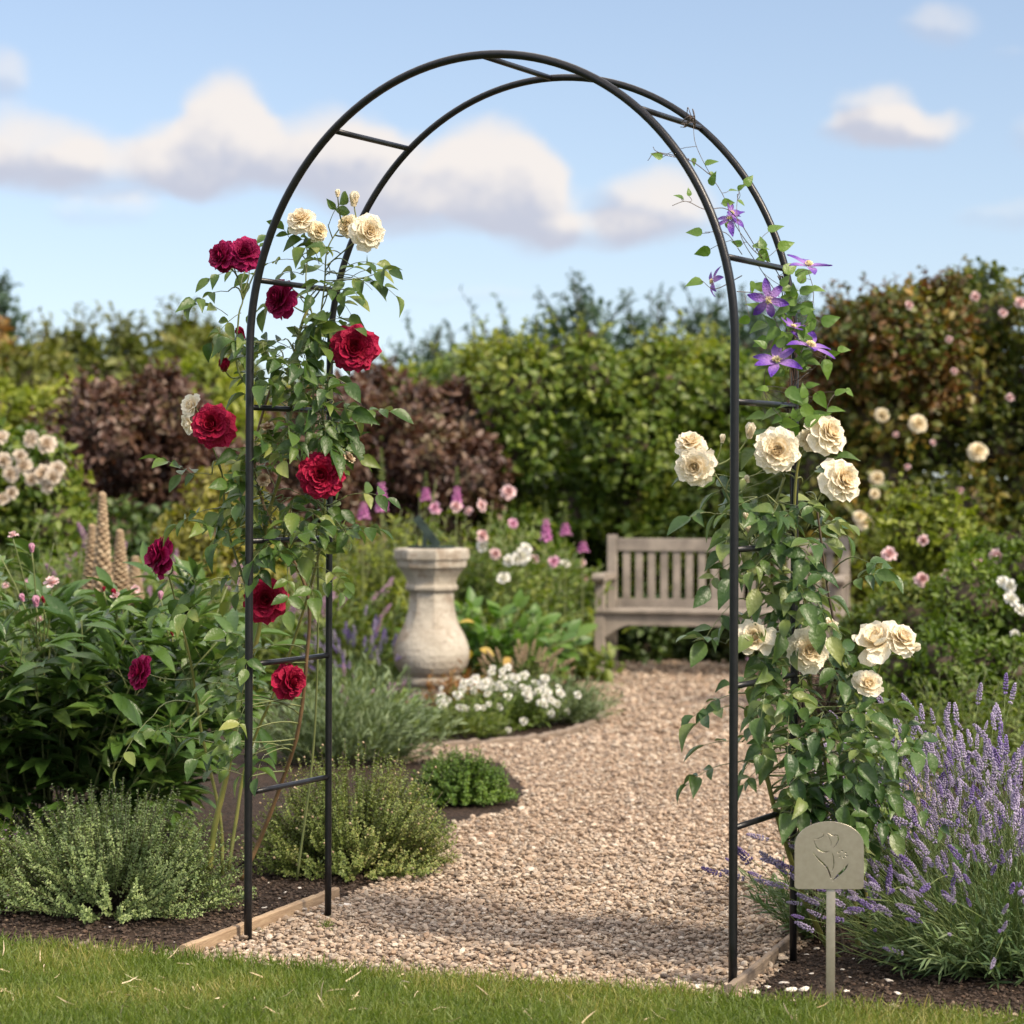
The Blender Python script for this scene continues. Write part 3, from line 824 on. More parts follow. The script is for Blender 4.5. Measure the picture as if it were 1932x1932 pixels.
mb2 = pebbles(52000, -1.2, 2.2, 8.2, 12.0, .0120, CHIPS, .9); mb.V += mb2.V; mb.F[3] += [f + mb.n for f in mb2.F[3]]; mb.MI[3] += mb2.MI[3]; mb.n += mb2.n
mb2 = pebbles(32000, -1.0, 3.0, 11.8, 17.4, .018, CHIPS, .7); mb.V += mb2.V; mb.F[3] += [f + mb.n for f in mb2.F[3]]; mb.MI[3] += mb2.MI[3]; mb.n += mb2.n
tag(mb.build('gravel', M['pebble'], smooth=False), 'tan and grey gravel covering the path under the arch', 'gravel', kind='stuff')

# crumbs of soil and bark
mb = pebbles(15000, -1.6, -.4, 6.7, 8.6, .008, CHIPS, .8, ins=left_bed, outs=())
tag(mb.build('soil_crumbs', M['soil_bit'], smooth=False), 'dark crumbly soil in the bed left of the arch', 'soil', kind='stuff')
mb = pebbles(15000, .5, 1.6, 5.9, 8.0, .008, CHIPS, .8, ins=right_bed, outs=())
tag(mb.build('soil_crumbs', M['soil_bit'], smooth=False), 'dark crumbly soil in the bed right of the arch', 'soil', kind='stuff')

# lawn
x, y = scatter(140000, -1.9, 1.9, 5.75, 7.35, lawn_poly)
keep = np.abs(x) < y * .235; x, y = x[keep], y[keep]; N = len(x)
edge_y = np.interp(x, [p[0] for p in lawn_edge], [p[1] for p in lawn_edge])
hgt = (.020 + .014 * rng.random(N)) * (1 + .5 * np.exp(-((edge_y - y) / .05)))
D = np.stack([rng.normal(size=N) * .55, rng.normal(size=N) * .55, np.ones(N) * .9], -1); D = norm(D)
mb = MB(); mb.inst(BLADE, np.stack([x, y, np.full(N, .002)], -1), D, rand_dir(N), np.stack([hgt * 1.15, hgt * .95, hgt], -1))
n2 = 500; x, y = scatter(n2, -1.7, 1.7, 5.8, 7.2, lawn_poly); N = len(x)
D = norm(np.stack([rng.normal(size=N) * .9, rng.normal(size=N) * .6, np.ones(N) * .6], -1))
mb.inst(BLADE, np.stack([x, y, np.full(N, .004)], -1), D, rand_dir(N), np.stack([np.full(N, .06), np.full(N, .045), np.full(N, .05)], -1))
tag(mb.build('grass', M['grass']), 'short mown green grass along the front of the garden', 'grass', kind='stuff')
x, y = scatter(380, -1.7, 1.7, 5.8, 7.2, lawn_poly); N = len(x)
mb = MB(); mb.inst(BLADE, np.stack([x, y, .012 + .012 * rng.random(N)], -1), norm(rand_dir(N) * np.array([1, 1, .25])), rand_dir(N), np.stack([np.full(N, .045), np.full(N, .05), np.full(N, .04)], -1))
M['straw'] = simple_mat('straw', (.45, .34, .20), (.60, .50, .34), rough=.8)
tag(mb.build('dry_clippings', M['straw']), 'dry straw coloured clippings lying on the lawn', 'clippings', kind='stuff')


# ================================================================== ARCH
TH = .4746; AX, AY = -.0855, 6.5806; AW, AD = 1.4499, .4258; ZS, RISE = 1.6451, .7704
av = np.array([math.cos(TH), -math.sin(TH), 0]); bv = np.array([math.sin(TH), math.cos(TH), 0]); A0 = np.array([AX, AY, 0])
def apt(xl, yl, z): return A0 + av * xl + bv * yl + np.array([0, 0, z])
arch = thing('garden_arch', A0 + bv * AD / 2, 'tall black tubular metal garden arch spanning the gravel path', 'garden arch')
for dpt, nm, lab, r0, zb in ((0, 'front_hoop', 'nearer hoop of the arch', .0112, -.02), (AD, 'rear_hoop', 'farther hoop of the arch', .0098, .01)):
    pts = [apt(-AW / 2, dpt, z) for z in np.linspace(zb, ZS, 12)]
    pts += [apt(-AW / 2 * math.cos(a), dpt, ZS + RISE * math.sin(a)) for a in np.linspace(0, math.pi, 73)[1:-1]]
    pts += [apt(AW / 2, dpt, z) for z in np.linspace(ZS, zb, 12)]
    mb = MB(); mb.tubes(np.array([pts]), r0, 14); o = mb.build(nm, M['metal'], arch); o['label'] = lab
def rung(p, q):
    mb = MB(); d = norm(q - p); mb.tubes(np.array([[p + (q - p) * t for t in np.linspace(0, 1, 4)]]), .0080, 10)
    mb.build('rung', M['metal'], arch)
for sx in (-1, 1):
    for z in (.4162, .7729, 1.1168, 1.4894): rung(apt(sx * AW / 2, .006, z), apt(sx * AW / 2, AD - .006, z))
for a in (2.2532, 1.5759, .8971, 2.8826, .2774):
    xx, zz = AW / 2 * math.cos(a), ZS + RISE * math.sin(a); rung(apt(xx, .006, zz), apt(xx, AD - .006, zz))


# ================================================================== EDGING BOARDS
def board(name, label, a, bb, h, th, mat, side):
    a = np.asarray(a, float); bb = np.asarray(bb, float); d = norm(bb - a); L = np.linalg.norm(bb - a); n = np.array([d[1], -d[0], 0]) * side
    c = (a + bb) / 2 - n * th / 2; rot = np.stack([d, np.cross([0, 0, 1], d), [0, 0, 1.]], 1)
    mb = MB(); c = c + np.array([0, 0, h / 2 - .02])
    import bmesh
    # long plank with a slightly worn, uneven top edge
    K = 60; prof = [(-th / 2, -h / 2 - .02), (th / 2, -h / 2 - .02), (th / 2, h / 2 - .004), (th / 2 - .004, h / 2), (-th / 2 + .004, h / 2), (-th / 2, h / 2 - .004)]
    V = []; r_ = np.random.default_rng(4)
    for i in range(K):
        t = (i / (K - 1) - .5) * L
        for (yy, zz) in prof: V.append((t, yy + .0012 * math.sin(t * 9), zz + (.0007 * r_.normal() if zz > 0 else 0)))
    V = np.array(V) @ rot.T + c; n_ = len(prof); F = []
    for i in range(K - 1):
        for j in range(n_): F.append((i * n_ + j, i * n_ + (j + 1) % n_, (i + 1) * n_ + (j + 1) % n_, (i + 1) * n_ + j))
    E = [(j, j + 1, 0) for j in range(1, n_ - 1)] + [((K - 1) * n_, (K - 1) * n_ + j + 1, (K - 1) * n_ + j) for j in range(1, n_ - 1)]
    mb.add(V, [np.array(F), np.array(E)])
    o = mb.build(name, mat, smooth=False, org=(a + bb) / 2); return tag(o, label, 'edging board')
board('edging_board', 'brown timber edging board between the left soil bed and the gravel', LB0, LB1, .062, .022, M['timber'], 1)
board('edging_board', 'grey timber edging board beside the right soil bed', RB0, RB1, .062, .019, M['timber_grey'], 1)

# loose white stones
st_mesh = []
for i in range(3):
    m_ = MB(); m_.add(ROCKS[i][0] * np.array([1.35, 1, .6]), ROCKS[i][1]); st_mesh.append(m_.mesh('white_stone', M['white_stone']))
ORD = ['leftmost', 'second from the left', 'third from the left', 'fourth from the left', 'fifth from the left', 'sixth from the left', 'seventh from the left', 'eighth from the left', 'ninth from the left', 'tenth from the left',
       'ninth from the right', 'eighth from the right', 'seventh from the right', 'sixth from the right', 'fifth from the right', 'fourth from the right', 'third from the right', 'second from the right', 'rightmost']
def stones(pts, label, grp):
    pts = sorted(pts); n = len(pts)
    for i, (px, py, w_) in enumerate(pts):
        p = G(px, py); o = bpy.data.objects.new('white_stone', st_mesh[i % 3]); C.objects.link(o); sz = w_ * S(p[1])
        o.location = (p[0], p[1], sz * .18); o.scale = (sz,) * 3; o.rotation_euler = (random.uniform(-.3, .3), random.uniform(-.3, .3), random.uniform(0, 6))
        word = '' if n == 1 else (ORD[i] if i < n // 2 + n % 2 else ORD[19 - (n - i)]) + ' '
        tag(o, (word + label) if n > 1 else label, 'stone', grp)
stones([(655, 1714, 26)], 'long white stone beside the rear left leg of the arch', None)
stones([(1316, 1867, 24)], 'large white stone at the lawn edge left of the right front leg', None)
stones([(565, 1678, 9), (540, 1687, 12), (528, 1697, 8), (574, 1692, 7), (508, 1668, 8), (498, 1715, 10), (470, 1745, 8), (533, 1672, 6)], 'pale stone on the soil behind the left board', 'pale stones on the left soil')
stones([(397, 1768, 9), (373, 1771, 7), (205, 1752, 12), (330, 1780, 7), (258, 1770, 6)], 'pale stone on the soil before the thyme', 'pale stones before the thyme')
stones([(1422, 1875, 20), (1478, 1858, 17), (1446, 1866, 14), (1490, 1873, 22), (1516, 1872, 24), (1598, 1873, 15), (1640, 1860, 14), (1677, 1854, 16), (1694, 1878, 14), (1603, 1846, 10), (1470, 1836, 15), (1540, 1793, 14), (1522, 1803, 10), (1590, 1832, 10), (1650, 1826, 10), (1702, 1815, 8), (1568, 1779, 9), (1530, 1840, 10), (1612, 1812, 8)],
       'white chip on the soil round the marker', 'white chips on the right soil')
stones([(430, 1795, 14), (455, 1806, 12), (585, 1722, 9), (560, 1752, 12), (1345, 1862, 10), (700, 1838, 12), (1120, 1605, 8), (1300, 1640, 8)], 'pale loose pebble on top of the gravel', 'pale pebbles on the gravel')
stones([(1448, 1907, 9), (1432, 1903, 7), (1506, 1909, 9), (1534, 1908, 7), (1555, 1903, 6)], 'tiny white chip on the lawn edge below the marker', 'white chips on the lawn edge')


# grass tufts in gravel
def tuft(px, py, h, n, label):
    p = G(px, py); t = thing('grass_tuft', p, label, 'grass tuft'); cu = clump((p[0], p[1], .005), .015, n, h, R(60), .3, 5)
    mb = MB(); leaves_on(mb, cu, 2, h * .7, BLADE, 20, .0, .6, wid=1.6); mb.build('blades', M['grass'], t)
tuft(617, 1757, .035, 26, 'small green grass tuft growing in gravel near the left rear leg')
tuft(482, 1765, .02, 14, 'tiny grass tuft in gravel beside the left front leg')


# ================================================================== PLANT MARKER
def marker():
    Y = 6.11; base = G(1567, 1893); Y = base[1]; s_ = S(Y)
    t = thing('plant_marker', base, 'grey metal plant marker with cut-out tulip, staked in soil beside lavender', 'plant marker')
    mb = MB(); top = P(1567, 1668, Y)[2]
    mb.box((base[0], Y + .003, (top - .05) / 2), (17 * s_, .004, top + .05), bev=.0008); mb.build('stake', M['plate'], t)
    cd = bpy.data.curves.new('plate', 'CURVE'); cd.dimensions = '2D'; cd.fill_mode = 'BOTH'; cd.extrude = .0014; cd.bevel_depth = .0006; cd.bevel_resolution = 1
    def spl(pts):
        sp = cd.splines.new('POLY'); sp.points.add(len(pts) - 1)
        for i, (x, y) in enumerate(pts): sp.points[i].co = (x, y, 0, 1)
        sp.use_cyclic_u = True
    def pp(x, y): return ((x - 1564) * s_, (1677 - y) * s_)
    # outline in picture pixels, then metres
    out = []
    def arc(cx, cy, rx, ry, a0, a1, n): return [(cx + rx * math.cos(R(a)), cy - ry * math.sin(R(a))) for a in np.linspace(a0, a1, n)]
    out += arc(1622, 1670, 7, 7, -90, 0, 5) + [(1629, 1600)] + arc(1564, 1595, 65, 45, 8, 172, 26) + [(1499, 1600)] + arc(1506, 1670, 7, 7, 180, 270, 5)
    spl([pp(*p) for p in out])
    def ribbon(pts, wds):
        p = catmull(np.array([(x, y) for x, y in pts], float), 6); n = len(p); wd = np.interp(np.linspace(0, 1, n), np.linspace(0, 1, len(wds)), wds)
        tg = np.gradient(p, axis=0); tg = tg / np.maximum(np.linalg.norm(tg, axis=1, keepdims=True), 1e-6); nn = np.stack([-tg[:, 1], tg[:, 0]], 1)
        a = p + nn * wd[:, None] / 2; c_ = p - nn * wd[:, None] / 2
        spl([pp(*q) for q in np.vstack([a, c_[::-1]])])
    def z(x, y): return ((2000 + x / 1.756) * .644, (1900 + y / 1.756) * .644)   # from an enlarged crop
    ribbon([z(672, 985), z(690, 1025), z(715, 1042), z(738, 1046), z(752, 1040)], [1.2, 2.6, 2.8, 2.6, 1.0])
    ribbon([z(674, 980), z(700, 975), z(722, 962), z(716, 948)], [.8, 1.9, 1.9, .8])
    ribbon([z(735, 950), z(752, 972), z(762, 1000), z(758, 1018)][0:4], [.8, 1.6, 1.6, .8])
    ribbon([z(744, 946), z(770, 960), z(792, 960), z(798, 985), z(785, 1012), z(768, 1026)], [.8, 2.0, 2.4, 2.2, 1.8, .8])
    ribbon([z(766, 1046), z(774, 1075), z(776, 1110), z(768, 1145)], [1.0, 2.4, 2.2, 1.0])
    ribbon([z(666, 1045), z(700, 1085), z(740, 1125), z(757, 1165), z(762, 1185)], [1.0, 3.2, 3.6, 3.2, 1.0])
    ribbon([z(768, 1196), z(800, 1165), z(835, 1130), z(850, 1105)], [1.2, 5.5, 5.2, 1.0])
    for cx, cy in ((800, 1048), (820, 1040), (838, 1050), (842, 1066), (826, 1074), (806, 1068)): spl([pp(*z(cx + 7 * math.cos(a), cy + 4 * math.sin(a))) for a in np.linspace(0, 2 * math.pi, 7)[:-1]])
    tmp = bpy.data.objects.new('tmp', cd); C.objects.link(tmp); dg = bpy.context.evaluated_depsgraph_get(); me = bpy.data.meshes.new_from_object(tmp.evaluated_get(dg)); bpy.data.objects.remove(tmp)
    me.name = 'plate'; me.materials.clear(); me.materials.append(M['plate'])
    o = bpy.data.objects.new('plate', me); C.objects.link(o); o.parent = t; o.rotation_euler = (R(90), 0, 0)
    pl = P(1564, 1677, Y); o.location = (pl[0] - base[0], -.002, pl[2]); ORG[o.name] = ORG[t.name]
marker()


# ================================================================== SUNDIAL
def sundial():
    Y = 13.55; k = S(Y); cx = P(814, 1200, Y)[0]; gz = lambda py: P(814, py, Y)[2]
    t = thing('sundial', (cx, Y, 0), 'weathered cream stone baluster sundial standing in the round bed', 'sundial')
    def loft(name, prof, zscale=1):
        mb = MB(); nseg = 48; V = []
        for (py, hw, sq) in prof:   # sq 1: octagon, 0: round
            z = py if py < 3 else gz(py)
            for j in range(nseg):
                a = 2 * math.pi * j / nseg
                o8 = math.cos(math.pi / 8) / math.cos(((a) % (math.pi / 4)) - math.pi / 8)
                r_ = hw * k * (sq * o8 + (1 - sq) * 1.0); V.append((cx + r_ * math.cos(a + R(8)), Y + r_ * math.sin(a + R(8)), z))
        n = len(prof); F = [(i * nseg + j, i * nseg + (j + 1) % nseg, (i + 1) * nseg + (j + 1) % nseg, (i + 1) * nseg + j) for i in range(n - 1) for j in range(nseg)]
        Tt = [(0, j + 1, j) for j in range(1, nseg - 1)] + [((n - 1) * nseg, (n - 1) * nseg + j, (n - 1) * nseg + j + 1) for j in range(1, nseg - 1)]
        mb.add(V, [np.array(F), np.array(Tt)]); return mb.build(name, M['stone'], t, smooth=False)
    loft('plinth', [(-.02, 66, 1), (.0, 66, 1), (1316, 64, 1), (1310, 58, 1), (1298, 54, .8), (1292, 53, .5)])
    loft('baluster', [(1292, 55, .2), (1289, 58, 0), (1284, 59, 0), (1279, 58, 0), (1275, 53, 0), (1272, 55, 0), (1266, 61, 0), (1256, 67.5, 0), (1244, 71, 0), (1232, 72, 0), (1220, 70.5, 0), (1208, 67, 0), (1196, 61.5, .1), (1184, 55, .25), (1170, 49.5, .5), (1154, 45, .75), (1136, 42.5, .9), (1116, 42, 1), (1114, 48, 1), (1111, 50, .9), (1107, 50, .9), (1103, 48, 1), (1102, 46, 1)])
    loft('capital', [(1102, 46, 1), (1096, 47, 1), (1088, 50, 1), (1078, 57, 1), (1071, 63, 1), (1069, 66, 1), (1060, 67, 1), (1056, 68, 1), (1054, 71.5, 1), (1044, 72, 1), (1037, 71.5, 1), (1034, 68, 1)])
    zt = gz(1034)
    mb = MB(); a = np.linspace(0, 2 * math.pi, 41)[:-1]; V = [(cx + 44 * k * math.cos(q), Y + 44 * k * math.sin(q), z) for z in (zt + .001, zt + .010) for q in a]
    F = [(j, (j + 1) % 40, 40 + (j + 1) % 40, 40 + j) for j in range(40)]; T_ = [(40, 40 + j, 41 + j) for j in range(1, 39)]
    mb.add(V, [np.array(F), np.array(T_)]); mb.build('dial_plate', M['bronze'], t, smooth=False)
    # gnomon: thick slanting blade with an open web
    mb = MB()
    z0 = zt + .010; A_ = np.array([cx + 12 * k, Y, z0]); B_ = np.array([cx - 30 * k, Y, z0 + 55 * k]); Cc = np.array([cx - 14 * k, Y, z0])
    def bar(p, q, w_): 
        d = norm(q - p); n = np.array([-d[2], 0, d[0]]); th = .014; V = [p - n * w_ / 2, q - n * w_ / 2, q + n * w_ / 2, p + n * w_ / 2]; V = [v + np.array([0, s, 0]) for s in (-th, th) for v in V]
        mb.add(V, [np.array([[0, 1, 2, 3], [7, 6, 5, 4], [0, 4, 5, 1], [1, 5, 6, 2], [2, 6, 7, 3], [3, 7, 4, 0]])])
    bar(A_, B_, .044); bar(Cc, A_ * .42 + B_ * .58 + np.array([0, .001, 0]), .020)
    mb.build('gnomon', M['bronze'], t, smooth=False)
sundial()


# ================================================================== BENCH
def bench():
    th = R(12); o = G(1121, 1276); Yb = o[1]
    al = np.array([math.cos(th), -math.sin(th), 0]); bk = np.array([math.sin(th), math.cos(th), 0]); up = np.array([0, 0, 1.]); rot = np.stack([al, bk, up], 1)
    W_ = 1.61; D_ = .50; t = thing('garden_bench', o + al * W_ / 2 + bk * D_ / 2, 'weathered wooden slatted garden bench on the gravel before the hedge', 'bench')
    def bx(name, c, size, bev=.006, lab=None):
        mb = MB(); mb.box(o + al * c[0] + bk * c[1] + up * c[2], size, rot, bev); return mb.build(name, M['bench_wood'], t, smooth=False)
    lw = .065
    for x in (lw / 2, W_ - lw / 2):
        bx('leg', (x, .03, .305), (lw, .06, .61)); bx('leg', (x, D_, .455), (lw, .055, .91))
        # armrest with a rounded front nose
        prof = [(-.055, .0), (-.062, .018), (-.05, .04), (-.02, .048), (.10, .042), (.30, .036), (.47, .036), (.47, .0), (.30, -.004), (.10, -.002), (-.01, -.012), (-.04, -.012)]
        mb = MB(); hw = .042; V = []
        for s_ in (-hw, hw):
            for (y_, z_) in prof: V.append(o + al * (x + s_) + bk * y_ + up * (.625 + z_))
        n = len(prof); F = [(j, (j + 1) % n, n + (j + 1) % n, n + j) for j in range(n)]; T_ = [(0, j, j + 1) for j in range(1, n - 1)] + [(n, n + j + 1, n + j) for j in range(1, n - 1)]
        mb.add(V, [np.array(F), np.array(T_)]); mb.build('armrest', M['bench_wood'], t, smooth=False)
        bx('stretcher', (x, D_ / 2 + .015, .17), (.04, D_ - .086, .045)); bx('side_rail', (x, D_ / 2 + .015, .365), (.045, D_ - .086, .07))
    for i, yy in enumerate(np.linspace(.015, .42, 6)): bx('seat_slat', (W_ / 2, yy, .425 - .008 * (i > 0)), (W_ - .01 if i == 0 else W_ - .16, .06, .024))
    # front apron with curved brackets
    n = 40; mb = MB(); V = []; x0, x1 = lw + .002, W_ - lw - .002
    for s_ in (.012, .042):
        for i in range(n):
            x = x0 + (x1 - x0) * i / (n - 1); e = min(x - x0, x1 - x); dip = .085 * max(0, 1 - e / .16) ** 1.6
            V += [o + al * x + bk * s_ + up * .410, o + al * x + bk * s_ + up * (.335 - dip)]
    F = []
    for i in range(n - 1):
        a = 2 * i; c_ = 2 * n + 2 * i; F += [(a, a + 1, a + 3, a + 2), (c_, c_ + 2, c_ + 3, c_ + 1), (a, a + 2, c_ + 2, c_), (a + 1, c_ + 1, c_ + 3, a + 3)]
    mb.add(V, [np.array(F)]); mb.build('apron', M['bench_wood'], t, smooth=False)
    bx('top_rail', (W_ / 2, D_, .845), (W_ - 2 * lw - .004, .04, .085)); bx('back_rail', (W_ / 2, D_, .455), (W_ - 2 * lw - .004, .04, .06))
    ns = 17
    for i in range(ns): bx('back_slat', (lw + (W_ - 2 * lw) * (i + .75) / (ns + .5), D_, .6435), (.048, .016, .316), .003)
bench()


# ================================================================== CLIMBING ROSES
def cane(mb, pts, r0, r1, sides=8, n=8):
    p = catmull(np.array([P(*q) for q in pts]), n); K = len(p); mb.tubes(np.array([p]), np.linspace(r0, r1, K) * (1 + .06 * np.sin(np.arange(K) * 1.7)), sides); return p


def sprays(mbl, mbs, anchors, L=.13, size=.052, r=rng, outc=None, T2=(LEAF, LEAF_B), five=True, camb=.35):
    """compound leaves: a curved rachis with paired leaflets and one at the tip"""
    A = np.asarray(anchors); N = len(A)
    d = A - outc if outc is not None else rand_dir(N, r); d = d * np.array([1, 1, .4]); d = norm(norm(d) + .75 * rand_dir(N, r) + np.array([0, -camb, .12]))
    ln = L * (.7 + .6 * r.random(N)); t = np.linspace(0, 1, 6)
    cu = A[:, None] + d[:, None] * (ln[:, None] * t)[..., None]; cu[..., 2] -= (ln * (.15 + .35 * r.random(N)))[:, None] * t ** 2
    mbs.tubes(cu, np.linspace(.0014, .0008, 6), 3)
    side = norm(np.cross(d, norm(np.array([0, -.5, 1.]) + .4 * rand_dir(N, r))))
    for (tt, sg, k) in ((.42, 1, .78), (.45, -1, .8), (.74, 1, .95), (.77, -1, .92), (.98, 0, 1.15)) if five else ((.6, 1, .95), (.62, -1, .95), (.98, 0, 1.1)):
        p, tg = along(cu, np.full((N, 1), tt)); p = p[:, 0]; tg = tg[:, 0]
        dd = norm(tg * (.55 if sg else 1) + side * sg + .22 * rand_dir(N, r) + np.array([0, 0, -.12])); Z = norm(np.cross(tg, side) * -1 + .55 * rand_dir(N, r)); Z = np.where(Z[:, 2:3] < -.1, -Z, Z)
        drop = r.random(N) < .93; sz = size * k * (.75 + .5 * r.random(N))
        pick = r.random(N) < .6
        for T_, m_ in ((T2[0], pick), (T2[1], ~pick)):
            q = m_ & drop; mbl.inst(T_, p[q], dd[q], Z[q], sz[q])


def envelope_anchors(env, n, Yc, dep, r=rng):
    """env rows: (py, x0, x1, weight)"""
    e = np.array(env, float); ys = e[:, 0]; seg = (e[1:, 0] - e[:-1, 0]) * ((e[1:, 2] - e[1:, 1]) + (e[:-1, 2] - e[:-1, 1])) / 2 * (e[1:, 3] + e[:-1, 3]) / 2
    k = r.choice(len(seg), n, p=seg / seg.sum()); f = r.random(n); y = ys[k] + (ys[k + 1] - ys[k]) * f
    x0 = np.interp(y, ys, e[:, 1]); x1 = np.interp(y, ys, e[:, 2]); u = .5 + (r.random(n) - .5) * .96; x = x0 + (x1 - x0) * u
    Y = Yc(x) + (r.random(n) - .5) * dep
    return np.array([P(a, b_, c_) for a, b_, c_ in zip(x, y, Y)])


def clear_of(an, blooms, Yc):
    k = np.ones(len(an), bool)
    for bl in blooms:
        if bl[3] < 40: continue
        Y = Yc(bl[1]) + (bl[5] if len(bl) > 5 else -.08) * 1.0; p = P(bl[1], bl[2], float(Y)); q = an - p; sc_ = an[:, 1:2] / p[1]
        dd = np.hypot(an[:, 0] / an[:, 1] * p[1] - p[0], (an[:, 2] - CAM_H) / an[:, 1] * p[1] - (p[2] - CAM_H))
        k &= ~((dd < bl[3] / 2 * S(p[1]) * 1.45 + .025) & (an[:, 1] < p[1] + .12))
    return an[k]


def link_shoots(mb, anchors, canes, frac=1.0, r=rng, rad=.0018):
    allc = np.vstack(canes)
    cu = []
    for a in anchors:
        if r.random() > frac: continue
        below = allc[allc[:, 2] < a[2] + .02]
        if len(below) == 0: below = allc
        dd = np.linalg.norm((below - a) * np.array([1, 1, .6]), axis=1); q = below[np.argmin(dd + .03 * r.random(len(dd)))]
        if np.linalg.norm(q - a) > .45: continue
        mid = (q + a) / 2 + r.normal(size=3) * .02 + np.array([0, 0, .02]); t = np.linspace(0, 1, 6)[:, None]
        cu.append((1 - t) ** 2 * q + 2 * t * (1 - t) * mid + t ** 2 * a)
    if cu: mb.tubes(np.array(cu), np.linspace(rad * 1.5, rad, 6), 4)


def bloom_set(t, mbs, blooms, Yc, canes, defdir=(0, -1, .2), stems=True):
    allc = np.vstack(canes)
    for bl in blooms:
        kind, px, py, dpx, dr = bl[:5]; dY = bl[5] if len(bl) > 5 else -.08; st = bl[6] if len(bl) > 6 else None
        Y = Yc(px) + dY; p = P(px, py, Y); rad = dpx / 2 * S(Y) * 1.04; me = MESH[kind]; me = me[int(px + py) % len(me)] if isinstance(me, list) else me
        ax = norm(np.array(dr, float)); lab = {'redbud': 'small closed red bud', 'creambud': 'small closed cream bud', 'spent': 'withered brownish bloom'}.get(kind)
        nm = 'rosebud' if 'bud' in kind else 'rose_bloom'
        bloom(t, me, p, ax, rad * (1.05 if 'bud' in kind else 1), name=nm, label=lab, stretch=st)
        back = p - ax * rad * .35
        below = allc[allc[:, 2] < p[2] - .02]; below = below if len(below) else allc
        q = below[np.argmin(np.linalg.norm(below - p, axis=1))]
        if np.linalg.norm(q - p) < .7:
            s_ = np.linspace(0, 1, 9)[:, None]; mid = back - ax * .03 + (q - back) * .35 + np.array([0, 0, -.02]); cu = (1 - s_) ** 2 * q + 2 * s_ * (1 - s_) * mid + s_ ** 2 * back
            mbs.tubes(np.array([cu]), np.linspace(.0028, .0018, 9), 5)


